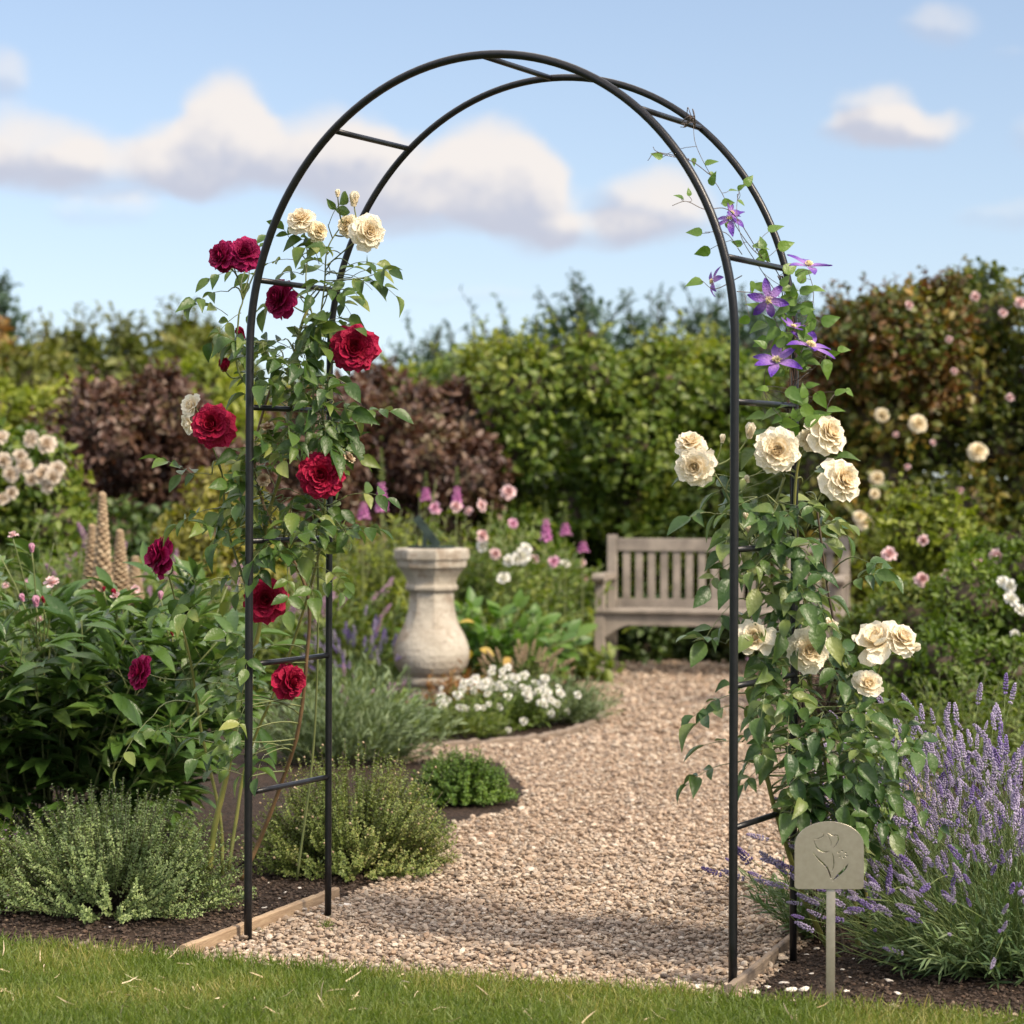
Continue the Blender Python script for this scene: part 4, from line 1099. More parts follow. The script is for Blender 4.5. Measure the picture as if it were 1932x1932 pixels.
YL = lambda px: 7.10 + 0 * np.asarray(px, float)
YR = lambda px: 6.55 + 0 * np.asarray(px, float)
def red_rose():
    base = G(425, 1600); base = np.array([P(430, 1590, 7.35)[0], 7.35, 0])
    t = thing('climbing_rose', base, 'red climbing rose in bloom, growing up the left side of the arch', 'climbing rose')
    mbc = MB(); mbb = MB(); mbs = MB(); cs = []
    cs.append(cane(mbc, [(395, 1640, 7.38), (405, 1560, 7.36), (430, 1450, 7.33), (455, 1300, 7.28), (490, 1180, 7.2), (500, 1000, 7.15), (540, 850, 7.1), (560, 650, 7.1), (590, 560, 7.1)], .010, .004))
    cs.append(cane(mbb, [(455, 1660, 7.36), (490, 1585, 7.34), (530, 1480, 7.28), (562, 1380, 7.2), (578, 1250, 7.15), (582, 1130, 7.12), (545, 1040, 7.1), (500, 960, 7.1), (480, 850, 7.1), (520, 700, 7.1)], .0072, .0032))
    cs.append(cane(mbc, [(420, 1650, 7.4), (415, 1540, 7.4), (380, 1380, 7.35), (360, 1250, 7.25), (335, 1150, 7.2), (318, 1085, 7.15)], .006, .002))
    cs.append(cane(mbc, [(432, 1640, 7.4), (445, 1550, 7.42), (470, 1420, 7.4), (540, 1250, 7.3), (600, 1050, 7.2), (615, 900, 7.15), (610, 760, 7.1), (640, 640, 7.1)], .006, .0025))
    cs.append(cane(mbs, [(490, 1180, 7.2), (430, 1000, 7.2), (420, 900, 7.15), (400, 840, 7.1)], .004, .002))
    cs.append(cane(mbs, [(500, 760, 7.1), (450, 700, 7.12), (450, 600, 7.1), (458, 560, 7.1), (440, 500, 7.08)], .0035, .0018))
    env = [(470, 458, 476, .15), (540, 458, 606, .55), (600, 470, 606, 1.1), (700, 520, 616, 1.25), (800, 530, 606, 1.2), (880, 475, 621, 1.0), (960, 475, 621, 1.1), (1040, 475, 606, .9), (1130, 430, 566, .7), (1200, 450, 546, .7), (1300, 450, 526, .75), (1400, 440, 526, .6), (1470, 440, 496, .2), (1520, 450, 436, .08)]
    an = envelope_anchors(env, 235, YL, .26)
    extra = [P(x, y, 7.08) for x, y in [(400, 895), (370, 900), (425, 1000), (400, 960), (345, 1050), (380, 1140), (330, 1165), (410, 1090), (690, 720), (665, 780), (655, 935), (640, 1000), (605, 1070), (430, 550), (455, 590), (430, 595), (660, 700), (290, 1350), (330, 1390), (310, 1300)]]
    an = np.vstack([an, extra]); mbl = MB(); oc = np.array([P(555, 900, 7.12)]) * 1.0; oc = np.repeat(oc, len(an), 0); oc[:, 2] = an[:, 2]
    RB = [
        ('mag', 418, 483, 58, (-.6, -.7, .1)), ('mag', 461, 478, 64, (.1, -1, .4)), ('mag', 420, 502, 30, (-.5, -.6, -.6)), ('mag', 528, 565, 74, (-.8, -.7, .1), .0),
        ('red', 668, 657, 88, (.15, -1, .05), -.12), ('redbud', 423, 690, 40, (.1, -.9, .5)), ('redbud', 455, 631, 30, (-.4, -.4, .8), .02),
        ('red', 400, 802, 80, (-.1, -1, .15), -.1), ('red', 606, 897, 86, (0, -1, .05), -.15), ('mag', 302, 1050, 76, (-.92, -.42, .1), 0),
        ('red', 500, 1131, 80, (.05, -1, 0), -.02), ('mag', 264, 1268, 62, (-.85, -.5, .2), .1), ('red', 549, 1286, 66, (.75, -.72, .1), .0),
        ('spent', 505, 806, 26, (0, -.4, 1)), ('spent', 658, 864, 26, (.7, -.3, .6)), ('spent', 497, 905, 24, (0, -.8, .2)), ('loose', 362, 765, 42, (-.7, -.7, .3), 0), ('loose', 357, 800, 40, (-.9, -.5, -.2), .02)]
    an = clear_of(an, RB, YL); oc = oc[:len(an)]; oc[:, 2] = an[:, 2]
    sprays(mbl, mbs, an, L=.12, size=.057, outc=oc); link_shoots(mbs, an, cs, .8); bloom_set(t, mbs, RB, YL, cs)
    mbc.build('green_canes', M['cane_green'], t); mbb.build('brown_cane', M['cane_brown'], t); mbs.build('shoots', M['thin_green'], t); mbl.build('leaves', M['rose_leaf'], t)
red_rose()


def top_rose():
    base = np.array([P(610, 1500, 7.45)[0], 7.42, 0]); t = thing('climbing_rose', base, 'cream climbing rose flowering above the red one at left', 'climbing rose')
    mbs = MB(); mbl = MB(); cs = []
    cs.append(cane(mbs, [(560, 1660, 7.45), (592, 1400, 7.42), (600, 1100, 7.3), (590, 800, 7.15), (600, 640, 7.1), (612, 540, 7.1), (618, 470, 7.1), (648, 420, 7.1)], .004, .0018, 6))
    cs.append(cane(mbs, [(600, 640, 7.1), (578, 540, 7.1), (580, 480, 7.1), (572, 430, 7.08)], .0025, .0015, 6)); cs.append(cane(mbs, [(618, 500, 7.1), (665, 460, 7.06), (690, 440, 7.05)], .0025, .0015, 6))
    env = [(410, 600, 660, .3), (460, 560, 670, .8), (520, 560, 690, 1.1), (580, 560, 660, .9), (640, 560, 640, .5), (900, 560, 640, .25)]
    an = envelope_anchors(env, 34, YL, .2); an = np.vstack([an, [P(x, y, 7.08) for x, y in [(555, 470), (690, 530), (700, 520), (620, 425), (660, 500), (600, 475)]]])
    oc = np.repeat([P(612, 540, 7.1)], len(an), 0); sprays(mbl, mbs, an, L=.09, size=.050, outc=oc, five=False); link_shoots(mbs, an, cs, .9, rad=.0013)
    bloom_set(t, mbs, [('cream', 568, 414, 54, (-.2, -.7, .75)), ('butter', 600, 436, 40, (.5, -.7, .1)), ('creambud', 668, 378, 34, (.1, -.3, 1)), ('creambud', 637, 366, 18, (0, 0, 1)), ('butter', 656, 425, 42, (-.4, -.8, .2), .0), ('cream', 695, 437, 64, (.45, -.95, .1))], YL, cs)
    mbs.build('stems', M['thin_green'], t); mbl.build('leaves', M['rose_leaf'], t)
top_rose()


def cream_rose():
    base = np.array([P(1590, 1780, 6.85)[0], 6.85, 0]); t = thing('climbing_rose', base, 'cream climbing rose growing up the right side of the arch', 'climbing rose')
    mbc = MB(); mbs = MB(); mbt = MB(); cs = []
    def g_(px, py, Y): return (px, py, Y)
    cs.append(cane(mbc, [(1590, 1815, 6.72), (1560, 1783, 6.70), (1520, 1700, 6.62), (1485, 1600, 6.55), (1455, 1500, 6.5), (1435, 1400, 6.5), (1420, 1290, 6.5), (1425, 1150, 6.52), (1450, 1000, 6.55), (1480, 900, 6.55)], .0085, .0035))
    cs.append(cane(mbc, [(1620, 1800, 6.86), (1612, 1700, 6.85), (1590, 1580, 6.8), (1560, 1450, 6.75), (1530, 1300, 6.7), (1520, 1150, 6.65), (1500, 1000, 6.62), (1505, 880, 6.6), (1530, 830, 6.58)], .0085, .003))
    cs.append(cane(mbt, [(1605, 1835, 6.75), (1590, 1775, 6.8), (1570, 1690, 6.8), (1560, 1560, 6.8), (1545, 1400, 6.75), (1580, 1250, 6.7), (1560, 1100, 6.65), (1540, 950, 6.6)], .0055, .003))
    cs.append(cane(mbc, [(1645, 1790, 6.95), (1630, 1650, 6.95), (1600, 1480, 6.85), (1620, 1380, 6.75), (1650, 1290, 6.65), (1670, 1225, 6.6)], .0055, .002))
    cs.append(cane(mbs, [(1440, 1060, 6.52), (1400, 1000, 6.5), (1370, 930, 6.5), (1340, 880, 6.48)], .003, .0018))
    cs.append(cane(mbs, [(1520, 1000, 6.6), (1550, 930, 6.58), (1580, 900, 6.55)], .003, .0018))
    env = [(850, 1428, 1498, .35), (900, 1423, 1528, .9), (960, 1428, 1538, 0.9), (1040, 1428, 1533, 0.95), (1120, 1423, 1538, 1.0), (1200, 1428, 1548, 1.05), (1300, 1428, 1608, 0.95), (1400, 1423, 1628, 0.85), (1480, 1468, 1638, 0.9), (1550, 1488, 1638, .75), (1600, 1548, 1608, .3)]
    an = envelope_anchors(env, 235, YR, .28); an = np.vstack([an, [P(x, y, 6.5) for x, y in [(1335, 935), (1320, 940), (1350, 970), (1380, 900), (1375, 1010), (1385, 1060), (1390, 1130), (1370, 1215), (1385, 1330), (1380, 1440), (1400, 1400), (1385, 1310), (1600, 960), (1640, 1340), (1690, 1400), (1680, 1340), (1610, 1050), (1590, 1110), (1640, 1500), (1700, 1500)]]])
    oc = np.repeat([P(1500, 1000, 6.6)], len(an), 0); oc[:, 2] = an[:, 2]
    RB = [
        ('cream', 1303, 836, 58, (-.1, -.6, .9)), ('cream', 1311, 880, 70, (-.3, -1, -.1), -.11), ('loose', 1332, 860, 34, (.8, -.6, .1)), ('creambud', 1363, 829, 20, (.1, -.2, 1)), ('creambud', 1415, 815, 36, (.1, -.5, 1)),
        ('cream', 1466, 850, 84, (-.05, -1, .08), -.12), ('butter', 1527, 828, 44, (.1, -.6, .4), -.02), ('cream', 1562, 818, 78, (.7, -.75, .45)), ('cream', 1589, 905, 80, (.62, -.8, .2), -.1), ('creambud', 1410, 905, 18, (-.3, -.3, 1)),
        ('loose', 1424, 1204, 66, (-.2, -.85, .5), -.17), ('cream', 1526, 1227, 80, (0, -1, .15), -.14), ('loose', 1657, 1211, 84, (-.3, -.6, .7)), ('cream', 1700, 1206, 68, (.4, -.6, .6)), ('creambud', 1722, 1222, 30, (1, -.4, .2)),
        ('loose', 1638, 1291, 54, (0, -.8, .6)), ('loose', 1567, 1178, 30, (.6, -.4, .8)), ('creambud', 1537, 1090, 30, (-.6, -.3, .8)), ('creambud', 1408, 975, 18, (-.3, -.3, 1)), ('creambud', 1412, 1000, 22, (-.3, -.3, 1))]
    an = clear_of(an, RB, YR); oc = oc[:len(an)]; oc[:, 2] = an[:, 2]; mbl = MB()
    sprays(mbl, mbs, an, L=.12, size=.058, outc=oc); link_shoots(mbs, an, cs, .8); bloom_set(t, mbs, RB, YR, cs)
    mbc.build('green_canes', M['cane_green'], t); mbt.build('old_cane', M['twig'], t); mbs.build('shoots', M['thin_green'], t); mbl.build('leaves', M['rose_leaf_blue'], t)
cream_rose()


def clematis():
    base = np.array([P(1560, 1700, 6.95)[0], 6.95, 0]); t = thing('clematis_vine', base, 'purple clematis vine climbing the upper right of the arch', 'clematis')
    mbv = MB(); mbs = MB(); mbl = MB(); cs = []
    Y = 6.62
    for k in range(5):
        j = lambda a: a + random.uniform(-9, 9)
        cs.append(cane(mbv, [(j(1545), 1790, 6.9), (j(1515), 1500, 6.75), (j(1500), 1200, 6.68), (j(1495), 950, 6.64), (j(1490), 850, Y), (j(1492), 780, Y), (j(1496), 700, Y), (j(1490), 620, Y), (j(1482), 560, Y), (j(1470), 520, Y)], .0022, .0016, 5))
    for pts in ([(1490, 620, Y), (1470, 520, 6.6), (1420, 470, 6.55), (1385, 420, 6.5), (1365, 370, 6.5), (1335, 320, 6.5), (1312, 270, 6.5), (1308, 225, 6.52)], [(1470, 560, 6.6), (1430, 500, 6.5), (1400, 450, 6.45), (1390, 400, 6.45), (1395, 360, 6.5), (1405, 345, 6.5)],
                [(1440, 490, 6.5), (1380, 400, 6.45), (1330, 395, 6.42), (1295, 380, 6.42), (1268, 388, 6.42)], [(1390, 550, 6.5), (1420, 552, 6.52), (1450, 556, 6.55)], [(1340, 330, 6.46), (1300, 302, 6.42), (1240, 288, 6.4), (1222, 303, 6.4)], [(1300, 300, 6.42), (1262, 294, 6.4), (1238, 285, 6.4), (1232, 277, 6.4)],
                [(1496, 700, Y), (1520, 640, 6.58), (1535, 560, 6.55), (1525, 510, 6.55)], [(1490, 800, Y), (1545, 745, 6.58), (1590, 740, 6.55)], [(1496, 720, Y), (1530, 700, 6.58), (1560, 670, 6.56), (1590, 662, 6.55)], [(1400, 480, 6.5), (1370, 440, 6.42), (1330, 438, 6.4)], [(1400, 520, 6.45), (1350, 545, 6.4), (1325, 530, 6.4)],
                [(1495, 690, Y), (1450, 690, 6.58), (1440, 735, 6.58)]):
        cs.append(cane(mbs, pts, .0014, .0008, 4))
    lf = [(1250, 297, 160), (1308, 298, -80), (1330, 310, 20), (1338, 325, -40), (1342, 350, 80), (1375, 360, 10), (1290, 376, 150), (1300, 370, 90), (1392, 358, 40), (1362, 382, 0), (1392, 378, -30), (1405, 350, 50), (1325, 440, 170), (1340, 470, 200), (1378, 430, 120), (1420, 465, 0), (1400, 462, 160), (1450, 437, 30), (1440, 470, 100), (1435, 470, -60), (1468, 468, 20),
          (1325, 530, 190), (1430, 500, 60), (1445, 545, 160), (1418, 530, -80), (1480, 515, 40), (1500, 520, 20), (1510, 555, 30), (1490, 580, 200), (1480, 600, 150), (1530, 545, 0), (1440, 585, 150), (1415, 600, 200), (1510, 590, 20), (1470, 620, 220), (1510, 620, -30), (1550, 610, 20), (1450, 640, 200), (1500, 640, -80), (1520, 680, -10), (1560, 668, 0), (1580, 660, 5),
          (1480, 700, 200), (1510, 700, 30), (1450, 735, 170), (1490, 745, -40), (1520, 730, 20), (1540, 740, -60), (1575, 745, 30), (1595, 735, -30), (1480, 760, 200), (1510, 770, -20), (1560, 775, 10), (1500, 800, -90), (1530, 790, 20), (1460, 620, 120), (1470, 655, 90), (1505, 660, 60), (1525, 625, 60), (1495, 560, 80), (1475, 540, 60), (1510, 535, 70)]
    for k in range(52):
        yy = random.uniform(540, 810); lf.append((1492 + random.gauss(0, 24), yy, random.uniform(0, 360)))
    pos = []; D = []; Z = []; sz = []
    for (px, py, a) in lf:
        pos.append(P(px, py, 6.52 + random.uniform(-.06, .06) - (.06 if px < 1400 else 0))); D.append((math.cos(R(a)), random.uniform(-.5, .3), math.sin(R(a)))); Z.append(norm(np.array([random.gauss(0, .4), -.8, .6 + random.gauss(0, .4)]))); sz.append(random.uniform(.030, .056) * (.7 if py < 400 else 1))
    mbl.inst(HEART, np.array(pos), np.array(D), np.array(Z), np.array(sz))
    q = along(np.array([c[:: max(1, len(c) // 8)][:8] for c in cs]), rng.random((len(cs), 4)))[0].reshape(-1, 3)
    an = np.array(pos); allc = np.vstack(cs); cu = []
    for a in an:
        k = allc[np.argmin(np.linalg.norm(allc - a, axis=1))]; s_ = np.linspace(0, 1, 5)[:, None]; m_ = (k + a) / 2 + rng.normal(size=3) * .008; cu.append((1 - s_) ** 2 * k + 2 * s_ * (1 - s_) * m_ + s_ ** 2 * a)
    mbs.tubes(np.array(cu), .0009, 3)
    # twining tendrils at the top of the vine
    for k in range(7):
        x0, y0 = 1308 + random.uniform(-8, 8), 218 + random.uniform(-8, 8); cane(mbs, [(1312, 240, 6.5), (x0, y0, 6.47), (x0 + random.uniform(-18, 14), y0 + random.uniform(-12, 22), 6.5), (x0 + random.uniform(-22, 14), y0 + random.uniform(-6, 26), 6.53)], .0016, .0012, 4)
    for (px, py, d, ax, k) in [(1378, 415, 66, (-.3, -.6, .8), 1), (1346, 532, 62, (-.9, -.3, .2), 1), (1450, 566, 80, (-.1, -.95, -.1), 1), (1525, 503, 92, (.2, -.35, .9), 0), (1466, 683, 98, (-.2, -.7, .75), 0), (1528, 655, 102, (.3, -.35, .85), 0), (1496, 618, 56, (.2, -.4, .8), 2), (1380, 402, 44, (.6, -.7, .4), 2)]:
        p = P(px, py, 6.47); o = place('clematis_flower', MESH['clem'][k], t, p, norm(np.array(ax)), d / 2 * S(6.47), random.random() * 6)
        s_ = bpy.data.objects.new('stamens', MESH['stam']); C.objects.link(s_); s_.parent = o
    mbv.build('old_stems', M['twig_dark'], t); mbs.build('tendrils', M['thin_purple'], t); mbl.build('leaves', M['clematis_leaf'], t)
clematis()


# ================================================================== NEAR PLANTS
def herb(name, label, cat, c, rb, N, L, spread, droop, mat, size, m, T=SMALL_R, ell=(1, 1), flower=None, lean=(0, 0), group=None, inner=True, wid=.9):
    t = thing(name, (c[0], c[1], 0), label, cat, group)
    cu = dome((c[0], c[1], .005), rb, L, N, ay=ell[1])
    ms = MB(); ms.tubes(cu, np.linspace(.0016, .0008, 8), 3); ms.build('stems', M['twig'] if mat is not M['lavender_leaf'] else M['lavender_stem'], t)
    ml = MB(); leaves_on(ml, cu, m, size, T, 62, .35, 1.0, taper=.35, wid=wid); 
    # side sprigs
    p, tg = along(cu, .45 + .4 * rng.random((N, 2))); p = p.reshape(-1, 3); tg = tg.reshape(-1, 3); dd = norm(tg + .30 * rand_dir(len(p)) + np.array([0, 0, .45])); tt = np.linspace(0, 1, 5)
    c2 = p[:, None] + dd[:, None] * (L * .20 * tt)[None, :, None]; leaves_on(ml, c2, m // 2, size * .85, T, 66, .1, 1.0, taper=.35, wid=wid); ml.build('leaves', mat, t)
    if flower:
        fm, n_, fs = flower; k = rng.choice(N, n_); mf = MB(); q = cu[k, -1] + rng.normal(size=(n_, 3)) * .006; mf.inst(CHIPS[0], q, rand_dir(n_), rand_dir(n_), np.full(n_, fs)); mf.build('flowers', fm, t)['kind'] = 'stuff'
    return t
c_ = G(225, 1700)
herb('thyme_bush', 'grey-green thyme bush between the lawn edge and the peony', 'thyme', (-1.18, 7.38), .385, 520, .345, R(62), .22, M['thyme_leaf'], .0125, 46, ell=(1.12, .85))
herb('thyme_bush', 'darker thyme bush with mauve flowers at the left frame edge', 'thyme', (-1.64, 7.45), .26, 260, .27, R(78), .4, M['feather_leaf'], .012, 36, flower=(M['mauve'], 90, .010))
herb('oregano_bush', 'rounded green oregano bush behind the left rear leg of the arch', 'oregano', (P(670, 1600, 8.2)[0], 8.12), .33, 560, .375, R(70), .24, M['oregano_leaf'], .0125, 42, flower=(M['tan_seed'], 90, .010), ell=(1.0, .85))
herb('creeping_mound', 'low bright green mound of creeping herb beside the gravel', 'mound plant', (P(868, 1500, 9.8)[0], 9.85), .205, 420, .20, R(82), .25, M['mound_leaf'], .015, 26, ell=(1.1, .9))


def peony():
    t = thing('peony_bush', (-1.50, 8.75, 0), 'dark glossy-leaved peony bush with pink buds behind the thyme', 'peony')
    cu = clump((-1.62, 8.75, .01), .32, 120, .90, R(29), .18, 9, ell=(1.15, .9), power=.5)
    ms = MB(); ms.tubes(cu, np.linspace(.004, .002, 9), 5)
    N = len(cu); tn = .14 + .86 * (np.arange(9)[None] + rng.random((N, 9))) / 9; p, tg = along(cu, tn); p = p.reshape(-1, 3); tg = tg.reshape(-1, 3)
    rd = rand_dir(len(p)); rad = norm(rd - (rd * tg).sum(-1, keepdims=True) * tg); d = norm(tg * .55 + rad * .9 + np.array([0, 0, .1])); L = .10 * (.6 + .6 * rng.random(len(p))); tt = np.linspace(0, 1, 5)
    pet = p[:, None] + d[:, None] * (L[:, None] * tt)[..., None]; ms.tubes(pet, .0014, 3); ml = MB(); side = norm(np.cross(d, [[0, 0, 1.]])); end = pet[:, -1]; mid = pet[:, 3]
    for (o_, sg, k) in ((end, 0, 1.15), (end, .7, 1), (end, -.7, 1), (mid, 1.2, .85), (mid, -1.2, .85)):
        dd = norm(d + side * sg + .25 * rand_dir(len(d)) + np.array([0, 0, .1])); Z = norm(np.array([[0, -.15, 1.]]) + .45 * rand_dir(len(d))); sz = .125 * k * (.7 + .5 * rng.random(len(d)))
        h = rng.random(len(d)) < .5; ml.inst(LANCE, o_[h], dd[h], Z[h], np.stack([sz, sz * 1.15, sz], -1)[h]); ml.inst(LANCE_B, o_[~h], dd[~h], Z[~h], np.stack([sz, sz * 1.15, sz], -1)[~h])
    allc = cu.reshape(-1, 3)
    for (kind, px, py, d_) in [('blush', 98, 1099, 30), ('pinkbud', 68, 1136, 30), ('pinkbud', 42, 1129, 22), ('redbud', 215, 1119, 20), ('redbud', 196, 1112, 14), ('blush', 218, 1125, 22), ('pinkbud', 303, 1124, 22), ('redbud', 82, 1132, 18), ('pinkbud', 345, 1192, 24), ('redbud', 325, 1195, 16), ('pinkbud', 3, 1262, 20), ('blush', 130, 1165, 14), ('blush', 24, 1010, 20), ('pinkbud', 60, 1035, 24)]:
        Y = 8.45; q = P(px, py, Y); r_ = d_ / 2 * S(Y); bloom(t, MESH[kind], q, norm(np.array([rng.normal() * .2, -.3, 1])), r_ * (.95 if 'bud' in kind else 1), name='bud', sep=True)
        k = allc[np.argmin(np.linalg.norm(allc - (q + np.array([0, .1, -.25])), axis=1))]; s_ = np.linspace(0, 1, 7)[:, None]; m_ = k * .4 + q * .6 + np.array([.01, 0, -.03]); ms.tubes(np.array([(1 - s_) ** 2 * k + 2 * s_ * (1 - s_) * m_ + s_ ** 2 * (q - np.array([0, 0, r_ * .5]))]), .0026, 5)
    ms.build('stems', M['thin_green'], t); ml.build('leaves', M['peony_leaf'], t)
peony()

def spike_mesh(name, mat):
    v, f = FLORET; mb = MB(); mb.add(np.stack([v[:, 1], v[:, 2], v[:, 0]], -1), [f[0][:, [0, 1, 2]]]); return mb.mesh(name, mat)
SPM = spike_mesh('flower_spike', M['lavender_bud']); SPD = spike_mesh('flower_spike', M['lavender_deep'])


def lavender(label, c, rb, N, L, spread, droop, head=.052, ell=(1, 1), lean=(0, 0), nleaf=260, ind=100, deep=.25, leafL=.30, lv=0.0, group='lavender bushes in the garden', leafmat=None):
    t = thing('lavender_bush', (c[0], c[1], 0), label, 'lavender', group)
    cu = clump((c[0], c[1], .01), rb, N, L, spread, droop, 9, ell=ell, lean=lean, power=.55, lv=lv); ms = MB(); ms.tubes(cu, np.linspace(.0014, .0010, 9), 3); ms.build('flower_stems', M['lavender_stem'], t)
    cl = clump((c[0], c[1], .01), rb * 1.1, nleaf, leafL, spread * 1.15, droop, 7, ell=ell, lean=lean, power=.5); ml = MB(); leaves_on(ml, cl, 16, .042, NEEDLE, 32, .1, 1, wid=1.6, taper=.2); 
    leaves_on(ml, cu, 5, .045, NEEDLE, 28, .05, .5, wid=1.5); ml.build('leaves', leafmat or M['lavender_leaf'], t); mw = MB(); mw.tubes(cl, np.linspace(.0018, .0008, 7), 3); mw.build('leafy_stems', M['lavender_stem'], t)
    tip = cu[:, -1]; tg = norm(cu[:, -1] - cu[:, -2]); sz = head * (.6 + .7 * rng.random(N))
    vis = -np.linalg.norm(tip - np.array([0, 0, CAM_H]), axis=1); order = np.argsort(-(vis + .3 * sz / head)); inview = np.abs(tip[:, 0] / tip[:, 1]) < .2; order = np.concatenate([order[inview[order]], order[~inview[order]]])
    io = order[:ind] if ind < N else order
    for i in io: place('flower_spike', SPD if rng.random() < deep else SPM, t, tip[i], tg[i], sz[i], rng.random() * 6)
    rest = order[ind:] if ind < N else []
    if len(rest):
        mf = MB(); Zr = rand_dir(len(rest)); s3 = np.stack([sz[rest]] * 3, -1); dm = rng.random(len(rest)) < deep
        mf.inst(FLORET, tip[rest][~dm], tg[rest][~dm], Zr[~dm], s3[~dm], 0); mf.inst(FLORET, tip[rest][dm], tg[rest][dm], Zr[dm], s3[dm], 1)
        o = mf.build('flower_spikes', [M['lavender_bud'], M['lavender_deep']], t); o['kind'] = 'stuff'
    return t
lavender('large purple lavender bush in flower at the right frame edge, nearest the lawn', (1.31, 6.56), .18, 430, .60, R(50), .16, head=.050, ell=(1.1, .9), lean=(-.14, -.12), lv=.5, nleaf=330, leafL=.26)
lavender('lavender bush in flower behind the largest one, right of the cream rose', (1.42, 7.25), .20, 430, .60, R(44), .12, head=.052, lv=.25, ell=(1.1, .9), lean=(-.16, 0))
lavender('lavender bush rising behind the plant marker beside the arch leg', (1.08, 7.25), .07, 60, .52, R(30), .12, ind=80, nleaf=200, leafL=.30)
lavender('sparse lavender sprigs leaning over the gravel beside the plant marker', (.86, 6.95), .03, 8, .36, R(35), .12, ind=8, nleaf=50, leafL=.22, deep=.9, lean=(-.45, 0))


# ================================================================== THE GARDEN BEHIND
def hedge(name, label, cat, contour, Y, depth, rl, mat, n, size, T=SMALL, group=None, shoots=40, shoot_len=.35, shootmat=None, flowers=None, wid=1.0, core=True, shell=.50, z0=0.0):
    L, pts = contour_lumps(contour, Y, depth, rl, z0)
    return shrub(name, label, cat, L, mat, int(n * 1.35), size * 1.08, T, group, (pts[:, 0].mean(), Y, 0), int(shoots * .7), shoot_len * .55, shootmat=shootmat, core=core, wid=wid, shell=shell)
LF2 = leaf_T([0, .35, .7, 1], [.03, .30, .26, .02], .2, .25)

# far trees beyond the garden
hedge('far_tree', 'orange-tinged tree beyond the hedge at the far left', 'tree', [(-260, 700), (-120, 675), (-20, 680), (40, 692), (75, 730)], 27, 1.6, .62, M['orange_leaf'], 9000, .12, shoots=40, shoot_len=.5)
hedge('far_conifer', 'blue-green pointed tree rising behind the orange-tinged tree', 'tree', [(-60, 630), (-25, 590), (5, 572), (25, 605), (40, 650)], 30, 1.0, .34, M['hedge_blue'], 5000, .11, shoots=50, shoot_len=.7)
hedge('far_tree', 'dark broad tree crown beyond the lime green hedge at left', 'tree', [(70, 712), (110, 695), (170, 672), (240, 664), (300, 668), (360, 672), (420, 690), (480, 712)], 25, 2.0, .50, M['hedge_olive'], 22000, .09, shoots=110, shoot_len=.6)
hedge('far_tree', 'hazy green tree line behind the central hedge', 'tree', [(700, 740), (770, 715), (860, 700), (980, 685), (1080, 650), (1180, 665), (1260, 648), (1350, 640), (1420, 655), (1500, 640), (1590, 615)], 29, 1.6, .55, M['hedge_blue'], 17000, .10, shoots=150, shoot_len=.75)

# hedges and shrubs on the left
hedge('hedge', 'clipped lime green hedge at the far left of the garden', 'hedge', [(-250, 765), (-120, 755), (0, 762), (80, 768), (160, 772), (230, 782), (290, 810)], 19.0, 1.2, .30, M['hedge_lime'], 26000, .055, T=LF2, shoots=90, shoot_len=.14)
hedge('garden_shrub', 'yellow-green leafy shrub behind the purple-leaved bush', 'shrub', [(160, 770), (230, 745), (300, 720), (360, 712), (430, 720), (480, 735), (560, 745), (640, 755)], 20.5, 1.0, .34, M['hedge_lime'], 22000, .060, T=LF2, shoots=120, shoot_len=.35)
hedge('smoke_bush', 'purple-brown leaved bush standing left of the arch', 'shrub', [(125, 870), (160, 820), (210, 780), (270, 752), (330, 775), (385, 815), (420, 870), (440, 910)], 17.2, .9, .30, M['purple_leaf'], 20000, .052, T=LF2, shoots=80, shoot_len=.30)
hedge('smoke_bush', 'purple-brown leaved bush seen between the arch and the central hedge', 'shrub', [(590, 790), (640, 750), (700, 735), (760, 733), (820, 742), (870, 765), (905, 800)], 18.2, .9, .30, M['purple_leaf'], 19000, .052, T=LF2, shoots=90, shoot_len=.22)
hedge('gold_shrub', 'golden leaved shrub low in front of the left purple bush', 'shrub', [(330, 985), (360, 930), (400, 910), (440, 915), (480, 945), (500, 985)], 15.0, .5, .18, M['gold_leaf'], 7500, .042, T=LF2, shoots=30, shoot_len=.15)
# central hedge behind the bench
hedge('hedge', 'large green leafy hedge behind the bench and sundial', 'hedge', [(640, 830), (700, 785), (800, 755), (880, 730), (960, 705), (1040, 690), (1120, 684), (1200, 686), (1290, 690), (1370, 690), (1450, 700), (1530, 730), (1600, 765)], 18.6, 1.3, .36, M['hedge_green'], 74000, .056, T=LF2, shoots=170, shoot_len=.42, shootmat=M['hedge_lime'])
# rose hedge at right
rh = hedge('rose_hedge', 'tall rambling rose hedge with pale yellow blooms at right', 'hedge', [(1545, 740), (1590, 660), (1650, 608), (1720, 584), (1800, 570), (1870, 564), (1932, 566), (2050, 580), (2200, 600), (2350, 590), (2500, 600), (2650, 620)], 17.0, 1.2, .34, M['hedge_rose'], 62000, .052, T=LF2, shoots=110, shoot_len=.26)
put_flowers(rh, MESH['butter'][0], [(1664, 784, 1.1), (1732, 800, 1.4), (1845, 852, 1.5), (1655, 902, 1.1), (1632, 985, 1.4), (1622, 975, 1.0), (1695, 1010, .9), (1650, 932, .8)], 16.15, .044)
put_flowers(rh, MESH['blush'], [(1715, 575, 1), (1840, 560, 1.1), (1800, 700, .8), (1560, 690, .8), (1690, 820, .7), (1893, 590, 1), (1925, 570, 1.3), (1760, 835, .7), (1905, 750, .9), (1790, 640, .8), (1712, 880, .7), (1812, 925, .8)], 16.15, .028)
